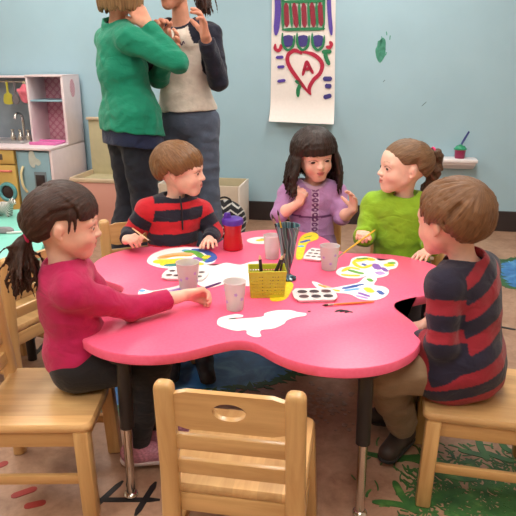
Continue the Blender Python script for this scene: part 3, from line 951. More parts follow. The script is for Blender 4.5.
def girl_green():
    H = Head((.546, 2.235, .750), (-.985, -.17), pitch=3, size=.95)
    p = Person((.56, 2.25, 0), (-.35, -.93), (.575, 2.285, .350), (.560, 2.268, .515), (.553, 2.252, .628), H, chest_f=(-.42, -.90))
    p.arm(-1, (.415, 2.255, .478), (.405, 2.195, .492), (-.25, -.75, .55), (-.25, -.5, -.8), curl=(.9, .9, .5), spread=.03, thumb=(.5, .5))
    p.arm(1, (.660, 2.185, .478), (.632, 2.095, .470), (-.65, -.6, -.08), (.0, 0, -1), curl=(.25, .3, .2), spread=.12)
    p.leg(-1, (.46, 2.09, .350), (.46, 2.08, .085), (-.3, -.95, 0)); p.leg(1, (.56, 2.06, .350), (.57, 2.06, .085), (-.2, -.97, 0))
    p.body('person', 'girl in profile with a light brown ponytail wearing a lime green painting smock', (238, 196, 176), (205, 112, 108), (140, 100, 70))
    H.eyes(p.root, p.base, (1, 0, -.05))
    g = np.array(lin((134, 178, 34)))
    p.shirt('painting_smock', MAT['knit'], lambda P: np.tile(g, (len(P), 1)) * (1 + .08 * vnoise(P, 40, 2)[:, None]), ease=.021, hem=(p.hip - p.up * .03, -p.up), sleeve={-1: .62, 1: .72}, cuff=.028, neck_r=.046, wob=.0055)
    p.pants('leggings', MAT['knit'], lambda P: np.tile(np.array(lin((60, 62, 78))), (len(P), 1)), ends=1.0, cuff=.028)
    p.shoes(MAT['shoe'], MAT['rubber_pale'], lambda P: np.tile(np.array(lin((150, 120, 140))), (len(P), 1)))
    off = .010; r = np.random.default_rng(31); paths = []
    E = lambda az: np.interp(az, [0, .5, .8, 1.05, 1.30, 1.62, 1.9, 2.4, 3.15], [.15, .12, .02, -.06, -.02, .04, -.34, -.58, -.62])
    base = unit((-.095, .0, .042))
    for i in range(320):
        az = r.uniform(-PI, PI); a = abs(az)
        if a < 1.5:
            d0 = dir_az(az, float(E(a)) + r.uniform(.07, .9)); mid = dir_az(math.copysign(2.0, az), r.uniform(.20, 1.2))
            a1 = head_lock(H, d0, mid, off * .4, off, 5, .0036, .0042, .001); a2 = head_lock(H, mid, unit(base + r.normal(size=3) * .10), off, off * .8, 5, .0042, .0032, .001)
            paths.append((a1[0] + a2[0][1:], a1[1] + a2[1][1:]))
        else:
            d0 = dir_az(math.copysign(max(a, 1.8), az), float(E(max(a, 1.8))) + r.uniform(0, .7))
            paths.append(head_lock(H, d0, unit(base + r.normal(size=3) * .10), off, off * .8, 8, .0042, .0032, .001, .003))
    hair = p.hair(MAT['hair_brown'], [cap_volume(H, off, E)], paths, pole=base)
    pb = H.surf(base, .010); back = -H.f; P2 = []
    # loosely twisted hanging tail
    for i in range(70):
        ph = r.uniform(0, 6.28); rad = .019 * math.sqrt(r.random()); L = r.uniform(.15, .20); pts = []; rs = []
        for j in range(13):
            t = j / 12; w = rad * (.6 + .75 * math.sin(min(1, t * 1.7) * 2.6) ** 1) * (1 + .35 * math.sin(t * 15)); an = ph + 7 * t
            q = pb + back * (.030 * math.sin(min(1.57, t * 5))) + A(0, 0, -1) * L * max(0, t - .09) + H.l * .0 + A(math.cos(an), math.sin(an), 0) * w + H.f * .035 * t * t
            pts.append(q); rs.append(.0062 * (1 - .7 * t * t))
        P2.append((pts, rs))
    p.hair(MAT['hair_dark2'], [lambda F: F.cone(pb - back * .004, pb + back * .030, .012, .015, .01)], P2, name='ponytail', parent=hair, vox=.0027)
    bm = bmesh.new(); x = unit(np.cross(back, (0, 0, 1))); y = np.cross(back, x)
    add_tube(bm, [pb + back * .010 + (x * math.cos(a) + y * math.sin(a)) * .0160 - p.base for a in np.linspace(0, 2 * PI, 25)], .0046, 8, False)
    tag(bm_obj('hair_tie', bm, MAT['tie_pink'], hair, True), 'pink hair elastic')
    return p

def boy_right():
    H = Head((.495, 1.478, .742), (-.55, .83), pitch=-6, size=.95)
    p = Person((.54, 1.46, 0), (-.90, .42), (.560, 1.452, .352), (.552, 1.455, .520), (.535, 1.470, .632), H, chest_f=(-.78, .62))
    p.arm(1, (.458, 1.358, .455), (.425, 1.455, .420), (-.35, .9, -.1), (-.1, 0, -1), sh=(.462, 1.392, .596), curl=(.4, .5, .3))
    p.arm(-1, (.575, 1.610, .460), (.475, 1.575, .405), (-.9, -.2, -.06), (0, 0, -1), curl=(.4, .5, .3))
    p.leg(1, (.330, 1.405, .350), (.435, 1.555, .085), (-.35, -.45, 0)); p.leg(-1, (.360, 1.540, .350), (.475, 1.66, .085), (-.7, .1, 0))
    p.body('person', 'boy seen from behind in a navy and dark red striped shirt and khaki trousers', (236, 190, 170), (200, 110, 100), (150, 110, 76))
    H.eyes(p.root, p.base, (1, 0, -.2))
    h = p.hip; nk = p.neck
    def q_fn(P):
        t = np.clip((P[:, 2] - h[2]) / .28, 0, 1)
        return (nk[2] - P[:, 2]) + (P[:, 0] - h[0]) * (.28 + .42 * t)
    B = [(-.030, 0), (.004, 1), (.050, 0), (.094, 1), (.142, 0), (.186, 1), (.228, 0), (.268, 1), (.306, 0), (.5, 1)]
    fn = stripes_fn(p, (30, 26, 48), (146, 28, 44), q_fn, B, [(.030, 0), (.068, 1), (.108, 0), (.140, 1), (.172, 0), (.202, 1), (.232, 0), (.262, 1), (.5, 0)])
    p.shirt('shirt', MAT['knit'], fn, ease=.014, hem=(p.hip - A(0, 0, .062), A(.30, 0, -1)), sleeve=.80, cuff=.025, neck_r=.046, collar=.012, drape=.014, dz=-.01, skirt=.078)
    p.pants('trousers', MAT['denim'], lambda P: np.tile(np.array(lin((142, 118, 92))), (len(P), 1)) * (1 + .06 * vnoise(P, 60, 2)[:, None]), ease=.012, cuff=.040, wob=.006)
    p.shoes(MAT['shoe'], MAT['rubber_dark'], lambda P: np.tile(np.array(lin((52, 40, 34))), (len(P), 1)))
    boy_hair(p, MAT['hair_brown2'], crown=(-.70, .0, .70), off=.012, fringe=.40, sweep=-.2, seed=5, nape=-.80)
    return p

def woman_green():
    H = Head((-.635, 3.055, 1.445), (.72, .68), pitch=-4, size=.98, adult=True)
    p = Person((-.65, 3.08, 0), (.80, .60), (-.640, 3.09, .805), (-.665, 3.085, 1.085), (-.672, 3.085, 1.290), H, sc=1.5, chest_f=(.84, .54), adult=True, tor=(.94, 1.05), vox=.0045)
    p.arm(-1, (-.372, 2.915, 1.122), (-.520, 2.985, 1.292), (-.55, .25, .80), (-.35, .80, .2), sh=(-.600, 2.955, 1.225), curl=(.5, .5, .3), spread=.08, idx=(.8, 1, 1.1, 1.2))
    p.arm(1, (-.505, 3.19, 1.045), (-.425, 3.03, 1.160), (.55, -.45, .55), (-.5, -.4, .1), curl=(.35, .45, .3), spread=.10)
    p.leg(-1, (-.585, 3.05, .43), (-.560, 3.02, .10), (.8, .5, 0)); p.leg(1, (-.690, 3.19, .43), (-.735, 3.17, .10), (.8, .5, 0))
    p.body('person', 'blonde woman in a green sweatshirt and dark jeans with one hand at her neck', (226, 168, 142), (176, 84, 80), (120, 88, 60), hand_s=1.55)
    H.eyes(p.root, p.base)
    g = np.array(lin((10, 134, 104)))
    p.shirt('sweatshirt', MAT['knit'], lambda P: np.tile(g, (len(P), 1)) * (1 + .05 * vnoise(P, 30, 2)[:, None]), ease=.017, hem=(p.hip - p.up * .022, A(-.1, -.1, -1)), drape=.022, dz=-.05, skirt=.121, sleeve=.93, cuff=.022, neck_r=.040, collar=.02, wob=.007)
    p.shirt('undershirt', MAT['knit'], lambda P: np.tile(np.array(lin((26, 34, 66))), (len(P), 1)), ease=.011, hem=(p.hip - p.up * .092, A(-.1, -.1, -1)), drape=.012, dz=-.06, skirt=.112, sleeve=.3, cuff=.022, neck_r=.040, wob=.003)
    p.pants('jeans', MAT['denim'], lambda P: np.tile(np.array(lin((30, 32, 44))), (len(P), 1)) * (1 + .10 * vnoise(P, 40, 2)[:, None]), ease=.008, cuff=.054, wob=.007, thigh=.064, top=.02)
    p.shoes(MAT['shoe'], MAT['rubber_dark'], lambda P: np.tile(np.array(lin((60, 42, 34))), (len(P), 1)), size=1.25)
    off = .014; r = np.random.default_rng(41); paths = []
    E = lambda az: np.interp(az, [0, .5, .85, 1.05, 1.3, 1.62, 3.15], [.5, .45, .25, -.1, -.4, -.6, -.72])
    for i in range(330):
        az = r.choice([-1, 1]) * r.uniform(.7, PI); d0 = unit(A(-.05, .14 * np.sign(az) * r.random(), 1) + r.normal(size=3) * .2)
        a1, rs1 = head_lock(H, d0, dir_az(az, -.1), off, off + .006 + r.uniform(-.003, .006), 8, .0050, .0052, .001, .004)
        e = a1[-1]; outw = unit((e - H.c) * A(1, 1, 0)); L = r.uniform(.085, .120); ph = r.uniform(0, 6.28)
        for j in range(1, 9):
            t = j / 8
            a1.append(e + outw * (.004 * math.sin(t * 2.2) - .012 * t) + A(0, 0, -L * t) + .004 * t * A(math.sin(ph + 5 * t), math.cos(ph + 5 * t), 0)); rs1.append(.0060 * (1 - .7 * t ** 2) + .0006)
        paths.append((a1, rs1))
    p.hair(MAT['hair_blonde'], [cap_volume(H, off, E)], paths, vox=.004, pole=(-.05, 0, 1))
    return p

def woman_raglan():
    H = Head((-.410, 3.245, 1.484), (-.55, -.83), pitch=-2, size=1.06, adult=True)
    p = Person((-.37, 3.30, 0), (-.30, -.95), (-.375, 3.31, .810), (-.385, 3.30, 1.100), (-.392, 3.295, 1.312), H, sc=1.5, chest_f=(-.30, -.95), adult=True, tor=(1.03, 1.12), vox=.0045)
    p.arm(1, (-.200, 3.180, 1.030), (-.250, 3.040, 1.238), (-.10, -.25, .95), (-.85, -.35, .25), sh=(-.245, 3.255, 1.250), curl=(.30, .75, .55), spread=.20, thumb=(1.0, .15), idx=(1, .8, .9, 1.1))
    p.arm(-1, (-.610, 3.21, 1.06), (-.490, 3.06, 1.215), (.10, -.25, .95), (.5, -.7, .1), sh=(-.535, 3.345, 1.250), curl=(.6, .8, .5), spread=.15)
    p.leg(1, (-.285, 3.28, .43), (-.285, 3.30, .10), (-.3, -.95, 0)); p.leg(-1, (-.430, 3.30, .43), (-.440, 3.33, .10), (-.4, -.92, 0))
    p.body('person', 'woman facing us in a cream shirt with navy sleeves and blue jeans, both hands raised', (216, 156, 130), (170, 76, 74), (50, 34, 28), hand_s=1.6)
    H.eyes(p.root, p.base)
    cr = np.array(lin((226, 216, 204))); nv = np.array(lin((24, 26, 46))); ink = np.array(lin((120, 60, 70))); ink2 = np.array(lin((60, 62, 92)))
    R = p.fr(p.cf, p.up)
    def fn(P):
        who, al = p.limb_coord(P); q = (P - p.neck) @ R
        col = np.tile(cr, (len(P), 1)) * (1 + .04 * vnoise(P, 30, 2)[:, None])
        rag = np.abs(q[:, 1]) > .075 + np.clip((-q[:, 2]) * .42, 0, .2) - .02
        sl = (who != 0) & ((al > .045) | rag) | (rag & (q[:, 2] > -.10))
        col[sl] = nv
        col[np.linalg.norm((P - p.neck) * A(1, 1, .9), axis=1) < .088] = nv
        return col
    sh = p.shirt('raglan_shirt', MAT['knit'], fn, ease=.015, drape=.004, dz=.03, hem=(p.hip + p.up * .070, -p.up), sleeve=.92, cuff=.023, neck_r=.045, wob=.006)
    # small printed script across the chest
    bm = bmesh.new(); L0 = p.neck + R[:, 2] * -.100
    pts = []
    for i in range(60):
        t = i / 59; x = -.055 + .11 * t
        pts.append((x, .006 * math.sin(t * 38) * (1.7 if t < .2 else 1) + .004 * math.sin(t * 9)))
    def onchest(x, y):
        o = L0 + R[:, 1] * -x + R[:, 2] * y
        return o
    deps = bpy.context.evaluated_depsgraph_get(); deps.update()
    proj = []
    for x, y in pts:
        o = onchest(x, y) + R[:, 0] * .3 - p.base
        hit, loc, nrm, _ = sh.ray_cast(V(o), V(-R[:, 0]))
        if hit: proj.append(np.array(loc) + np.array(nrm) * .0012)
    if len(proj) > 4: add_tube(bm, proj, .0026, 6)
    bm_obj('script_print', bm, MAT['print_ink'], sh, True)
    p.pants('jeans', MAT['denim'], lambda P: np.tile(np.array(lin((82, 92, 112))), (len(P), 1)) * (1 + .10 * vnoise(P, 40, 2)[:, None]), ease=.010, cuff=.050, wob=.006, thigh=.060, top=.12)
    p.shoes(MAT['shoe'], MAT['rubber_dark'], lambda P: np.tile(np.array(lin((50, 44, 44))), (len(P), 1)), size=1.25)
    off = .012; r = np.random.default_rng(51); paths = []
    E = lambda az: np.interp(az, [0, .5, .85, 1.1, 1.35, 1.62, 1.9, 3.15], [.5, .45, .3, .1, .06, .1, -.3, -.6])
    for i in range(260):
        az = r.uniform(-PI, PI); a = abs(az); d0 = dir_az(az, float(E(a)) + r.uniform(.0, .8)) if a < 1.5 else dir_az(math.copysign(max(a, 1.85), az), float(E(max(a, 1.85))) + r.uniform(0, .7))
        mid = dir_az(math.copysign(2.1, az), r.uniform(.2, 1.1)); b = unit(A(-1, .1, .05) + r.normal(size=3) * .1)
        a1 = head_lock(H, d0, mid, off * .6, off, 5, .004, .0046, .001); a2 = head_lock(H, mid, b, off, off, 5, .0046, .0036, .001)
        paths.append((a1[0] + a2[0][1:], a1[1] + a2[1][1:]))
    hair = p.hair(MAT['hair_dark'], [cap_volume(H, off, E)], paths, vox=.004, pole=(-1, .1, .05))
    pb = H.surf((-1, .1, .05), .012); P2 = []
    for i in range(60):
        ph = r.uniform(0, 6.28); sp = r.normal(size=2) * .018; L = r.uniform(.14, .20); pts = []; rs = []
        for j in range(11):
            t = j / 10
            pts.append(pb - H.f * .04 * math.sin(min(1.57, t * 4)) + H.l * (.05 * t) + A(sp[0], sp[1], 0) * min(1, 2 * t) + A(0, 0, -L * max(0, t - .1)) + .006 * t * A(math.sin(ph + 6 * t), math.cos(ph + 6 * t), 0)); rs.append(.007 * (1 - .7 * t))
        P2.append((pts, rs))
    p.hair(MAT['hair_dark'], [lambda F: F.cone(pb, pb - H.f * .035, .016, .02, .01)], P2, name='ponytail', parent=hair, vox=.004)
    return p
# ------------------------------------------------------------------ camera and survey helper
CAM_H, PITCH, FPX = 1.126, math.radians(18.15), 600.0
def at(u, v, z=None, Y=None):
    """where the sight line through photo pixel (u, v) meets height z or depth Y"""
    dx = (u - 258) / FPX; dy = -(v - 258) / FPX
    d = (dx, math.cos(PITCH) + dy * math.sin(PITCH), -math.sin(PITCH) + dy * math.cos(PITCH))
    t = (z - CAM_H) / d[2] if z is not None else Y / d[1]
    return (d[0] * t, d[1] * t, CAM_H + d[2] * t)
def zat(v, Y): return at(258, v, Y=Y)[2]

def camera():
    cd = bpy.data.cameras.new('camera'); co = bpy.data.objects.new('camera', cd); C.objects.link(co)
    co.location = (0, 0, CAM_H); co.rotation_euler = (PI / 2 - PITCH, 0, 0)
    cd.sensor_width = 36; cd.lens = 36 * FPX / 516; cd.clip_start = .05
    bpy.context.scene.camera = co

WROT = math.atan(-.1854)                                  # the blue wall runs a little towards us on the right
WT = A(math.cos(WROT), math.sin(WROT), 0); WN = A(math.sin(WROT), -math.cos(WROT), 0); WO = A(0, 4.358, 0)
def W(s, d, z): return WO + WT * s + WN * d + A(0, 0, z)
def wall_s(u, v):
    """(s, z) on the blue wall for a photo pixel"""
    x, y, _ = at(u, v, Y=1.0); Y = 4.358 / (1 + .1854 * x); q = at(u, v, Y=Y)
    return float((A(*q) - WO) @ WT), q[2]
RMAT = Matrix((tuple(WT), (0, 0, 1), tuple(WN))).transposed()      # local x along wall, y up, z out of the wall
def wallquat(): return RMAT.to_euler()

def floor_material():
    t = NT('painted_floor'); v = t.coord('Object')
    n1 = t.noise(v, 2.2, 5, .6, .6); n2 = t.noise(v, 14, 6, .7, .4); n3 = t.noise(v, 60, 3, .6)
    a = t.ramp(n1, [(.25, lin((128, 92, 72))), (.45, lin((164, 126, 102))), (.62, lin((184, 148, 122))), (.8, lin((150, 110, 86)))])
    b = t.ramp(n2, [(.3, lin((128, 94, 76))), (.55, lin((184, 148, 124))), (.75, lin((202, 172, 148)))])
    c = t.mix(.45, a, b)
    c = t.mix(.25, c, t.ramp(n3, [(.35, (.55, .5, .48)), (.65, (1, 1, 1))]), 'MULTIPLY')
    t.col(c); t.set(Roughness=.42); t.b.inputs['Specular IOR Level'].default_value = .4
    t.bump(n3, .04, .001)
    return t.m

def pond_material():
    t = NT('painted_pond'); v = t.coord('Object'); n = t.noise(v, 9, 5, .6, .8)
    t.col(t.ramp(n, [(.3, lin((34, 84, 150))), (.5, lin((58, 122, 186))), (.7, lin((112, 172, 214)))])); t.set(Roughness=.4); return t.m

def room():
    cz = 2.55
    # floor
    bm = bmesh.new(); c = [W(-3.3, .0, 0), W(3.0, .0, 0), W(3.0, 6.9, 0), W(-3.3, 6.9, 0)]
    vs = [bm.verts.new(tuple(p)) for p in c]; f = bm.faces.new(vs)
    r = bmesh.ops.extrude_face_region(bm, geom=[f]); bmesh.ops.translate(bm, verts=[e for e in r['geom'] if isinstance(e, bmesh.types.BMVert)], vec=(0, 0, -.06))
    fl = tag(bm_obj('floor', bm, floor_material()), kind='structure')
    # walls as slabs
    t = NT('blue_wall_paint'); v = t.coord('Object'); n = t.noise(v, 3, 4); n2 = t.noise(v, 160, 3)
    t.col(t.ramp(n, [(.3, lin((158, 191, 206))), (.7, lin((164, 197, 212)))])); t.set(Roughness=.55); t.bump(n2, .08, .001); wm = t.m
    def slab(name, s0, s1, d0, d1, z0, z1, m):
        bm = bmesh.new(); p = (W(s0, d0, z0) + W(s1, d1, z1)) / 2
        add_box(bm, tuple(p), (abs(s1 - s0), abs(d1 - d0), z1 - z0), 0, Matrix.Rotation(WROT, 3, 'Z'))
        return tag(bm_obj(name, bm, m), kind='structure')
    slab('wall_back', -3.3, 3.0, -.1, 0, -.06, cz, wm)
    cream = mat('cream_wall_paint', (224, 214, 196), .7, .03)
    slab('wall_left', -3.4, -3.3, -.1, 6.9, -.06, cz, cream); slab('wall_right', 3.0, 3.1, -.1, 6.9, -.06, cz, cream)
    slab('wall_front', -3.4, 3.1, 6.9, 7.0, -.06, cz, cream)
    slab('ceiling', -3.4, 3.1, -.1, 7.0, cz, cz + .08, mat('ceiling_tile', (236, 234, 228), .8, .02, 30))
    bb = mat('dark_vinyl_base', (44, 36, 38), .45, .06)
    bm = bmesh.new()
    p = (W(-3.3, 0, 0) + W(3.0, .012, .142)) / 2
    add_box(bm, tuple(p), (6.3, .012, .142), .003, Matrix.Rotation(WROT, 3, 'Z'))
    tag(bm_obj('baseboard_back', bm, bb), kind='structure')
    # ---- painted pictures on the floor (flat paint, part of the floor)
    def paint(name, polys, m, z):
        bm = bmesh.new()
        for k, poly in enumerate(polys): add_prism(bm, poly, .0, z + k * 1e-6)
        return bm_obj(name, bm, m, fl)
    def px(pts): return [at(u, v, z=0)[:2] for u, v in pts]
    rr = random.Random(3)
    # pond under the table, with a ragged edge of leaves
    edge = px([(96, 402), (130, 409), (190, 393), (250, 388), (287, 377), (312, 362), (332, 345), (330, 325), (280, 312), (180, 312), (110, 325), (88, 360)])
    paint('painted_pond', [smooth_poly(edge, 8)], pond_material(), .0010)
    leaf = mat('painted_leaf_green', (52, 96, 54), .5, .3, 30)
    polys = []
    E2 = smooth_poly(edge, 9)
    for i, (x, y) in enumerate(E2):
        for k in range(2):
            a = rr.uniform(0, 6.28); L = rr.uniform(.018, .04); w = L * .32; cx = x + rr.uniform(-.02, .02); cy = y + rr.uniform(-.02, .02)
            polys.append([(cx + math.cos(a) * L, cy + math.sin(a) * L), (cx - math.sin(a) * w, cy + math.cos(a) * w), (cx - math.cos(a) * L, cy - math.sin(a) * L), (cx + math.sin(a) * w, cy - math.cos(a) * w)])
    tag(paint('painted_leaves', polys, leaf, .0016), kind='stuff')
    # pond further right by the wall
    e3 = px([(498, 264), (516, 259), (545, 258), (575, 272), (560, 290), (520, 289), (503, 283)])
    paint('painted_pond', [smooth_poly(e3, 8)], bpy.data.materials['painted_pond'], .0010)
    polys = []
    for i, (x, y) in enumerate(smooth_poly(e3, 9)):
        a = rr.uniform(0, 6.28); L = rr.uniform(.03, .05); w = L * .4
        polys.append([(x + math.cos(a) * L, y + math.sin(a) * L), (x - math.sin(a) * w, y + math.cos(a) * w), (x - math.cos(a) * L, y - math.sin(a) * L), (x + math.sin(a) * w, y - math.cos(a) * w)])
    tag(paint('painted_leaves', polys, leaf, .0016), kind='stuff')
    # grass tuft of hundreds of blades, lower right
    gm = NT('painted_grass'); v = gm.coord('Object'); n = gm.noise(v, 20, 3)
    gm.col(gm.ramp(n, [(.3, lin((40, 84, 42))), (.6, lin((62, 112, 54))), (.8, lin((112, 152, 78)))])); gm.set(Roughness=.45)
    bm = bmesh.new()
    for i in range(1700):
        cx = rr.gauss(.68, .17); cy = rr.gauss(1.32, .11)
        if cx < .40 and rr.random() < .8: continue
        a = rr.gauss(1.9, .8); L = rr.uniform(.014, .045); b = rr.uniform(-.02, .02)
        pts = [(cx + math.cos(a) * L * t - math.sin(a) * b * t * t, cy + math.sin(a) * L * t + math.cos(a) * b * t * t) for t in (0, .33, .66, 1)]
        add_ribbon(bm, pts, rr.uniform(.0035, .0075), 0, .0008 + i * 5e-7)
    o = tag(bm_obj('painted_grass', bm, gm.m, fl), kind='stuff')
    big = [[(361, 452), (390, 458), (425, 458), (460, 470)], [(372, 502), (400, 505), (420, 513)], [(394, 481), (402, 496), (413, 508)], [(413, 497), (414, 505), (416, 514)],
           [(478, 438), (481, 448), (488, 460)], [(458, 450), (475, 454), (490, 458)], [(500, 440), (505, 448), (512, 452)], [(485, 452), (500, 458), (515, 462)], [(400, 458), (420, 462), (445, 480)],
           [(440, 470), (455, 478), (475, 480)], [(430, 505), (445, 495), (465, 490)], [(450, 512), (460, 500), (480, 495)]]
    for stroke in big:
        bm = bmesh.new(); P = px(stroke); add_ribbon(bm, P, .022, 0, .0017 + .00002 * len(fl.children)); bm_obj('grass_blade', bm, gm.m, fl)
    # black noughts-and-crosses lines by the chrome foot, red leaf marks, letters further back
    blk = mat('painted_black_line', (26, 24, 26), .5, .1)
    for stroke in ([(96, 500), (160, 500)], [(88, 513), (123, 481)], [(135, 516), (156, 482)], [(80, 530), (150, 540)], [(22, 346), (40, 352)], [(20, 352), (36, 336)], [(34, 356), (46, 342)], [(6, 336), (20, 330)], [(104, 420), (120, 424)], [(500, 327), (516, 330)]):
        bm = bmesh.new(); add_ribbon(bm, px(stroke), .017, 0, .0010 + .00003 * len(fl.children)); bm_obj('black_line', bm, blk, fl)
    red = mat('painted_red_leaf', (158, 50, 46), .5, .1)
    for stroke in ([(11, 497), (37, 488)], [(24, 507), (46, 502)], [(-10, 470), (8, 462)]):
        bm = bmesh.new(); P = px(stroke); add_ribbon(bm, [P[0], ((P[0][0] + P[1][0]) / 2, (P[0][1] + P[1][1]) / 2), P[1]], .024, 0, .0012); bm_obj('red_leaf', bm, red, fl)
    # grey gravel drawing right of the pond
    gv = mat('painted_gravel', (158, 136, 120), .5, .3, 60); polys = []
    for i in range(160):
        x = rr.gauss(.19, .07); y = rr.gauss(1.80, .06); q = rr.uniform(.004, .012)
        polys.append([(x + q * math.cos(k * 1.05 + i) * rr.uniform(.7, 1.2), y + q * math.sin(k * 1.05 + i) * rr.uniform(.7, 1.2)) for k in range(6)])
    tag(paint('painted_gravel', polys, gv, .0012), kind='stuff')
    # marks on the wall
    g = mat('smeared_green_paint', (70, 150, 126), .6, .2, 40)
    s0, z0 = wall_s(381, 50); bm = bmesh.new()
    pts = [(r * math.cos(a) * .8, r * 1.75 * math.sin(a)) for a, r in [(k * .39, .042 * rr.uniform(.85, 1.1)) for k in range(16)]]
    add_prism(bm, smooth_poly(pts, 3), 0, .0012)
    for k in range(26):
        x = rr.gauss(0, .017); y = rr.gauss(.02, .04); add_ribbon(bm, [(x, y), (x + rr.uniform(-.008, .008), y + rr.uniform(.01, .03))], .006, 0, .0012)
    o = bm_obj('paint_smudge', bm, g, None, loc=tuple(W(s0, .0002, z0)), rot=wallquat()); tag(o, 'smeared green paint print on the blue wall', 'paint mark')
    dk = mat('pencil_mark', (96, 110, 118), .7)
    for (u, v, l, lab) in ((424, 104, .030, 'short slanted grey scratch on the blue wall above the shelf'), (384, 81, .014, 'tiny grey scuff on the blue wall under the green smudge')):
        s1, z1 = wall_s(u, v); bm = bmesh.new(); add_ribbon(bm, [(-l / 2, -l / 2), (l / 2, l / 2)], .004, 0, .0012)
        tag(bm_obj('wall_scuff', bm, dk, None, loc=tuple(W(s1, .0002, z1)), rot=wallquat()), lab, 'scuff mark')
    # ceiling lamps
    em = NT('lamp_diffuser'); em.b.inputs['Emission Color'].default_value = (1, .945, .87, 1); em.b.inputs['Emission Strength'].default_value = LAMP; em.col((.9, .9, .9))
    fr = mat('white_lamp_frame', (235, 235, 232), .5)
    for i, (s, d, rel) in enumerate(LAMPS):
        p = W(s, d, cz); e = empty('ceiling_light', tuple(p), WROT, 'flush ceiling light panel above the room', 'ceiling light', 'ceiling light panels')
        bm = bmesh.new(); add_box(bm, (0, 0, -.0225), (.66, 1.26, .045), .004); bm_obj('frame', bm, fr, e)
        bm = bmesh.new(); add_box(bm, (0, 0, -.049), (.60, 1.20, .008), .001); bm_obj('diffuser', bm, em.m, e)
LAMP = 13.0
LAMPS = [(-1.3, 1.1, 1), (.9, 1.1, 1), (-1.3, 2.9, 1), (.9, 2.9, 1), (-1.3, 4.7, 1), (.9, 4.7, 1)]

# ------------------------------------------------------------------ furniture
def wood_mats():
    MAT['wood_z'] = wood('maple_upright', (206, 166, 110), (184, 140, 86), 2)
    MAT['wood_x'] = wood('maple_rail', (210, 170, 114), (188, 145, 90), 0)
    MAT['wood_y'] = wood('maple_side_rail', (204, 162, 106), (182, 138, 84), 1)
    MAT['wood_seat'] = wood('maple_seat_strips', (214, 174, 120), (194, 150, 98), 1, strips=.052)

def holed_panel(bm, w, h, d, c, hw, hh, hc=(0, 0), n=40, arch=.0):
    """upright panel (x width, z height, y depth) with an oval hole"""
    loops = []
    for y in (-d / 2, d / 2):
        o = []; i = []
        for k in range(n):
            a = 2 * PI * k / n; ca, sa = math.cos(a), math.sin(a)
            q = min((w / 2) / max(abs(ca), 1e-6), (h / 2) / max(abs(sa), 1e-6))
            ox, oz = ca * q, sa * q
            o.append(bm.verts.new((c[0] + ox, c[1] + y, c[2] + oz))); i.append(bm.verts.new((c[0] + hc[0] + ca * hw, c[1] + y, c[2] + hc[1] + sa * hh)))
        loops.append((o, i))
    (o0, i0), (o1, i1) = loops
    for k in range(n):
        m = (k + 1) % n
        bm.faces.new((o0[k], o0[m], i0[m], i0[k])); bm.faces.new((o1[m], o1[k], i1[k], i1[m]))
        bm.faces.new((o0[m], o0[k], o1[k], o1[m])); bm.faces.new((i0[k], i0[m], i1[m], i1[k]))

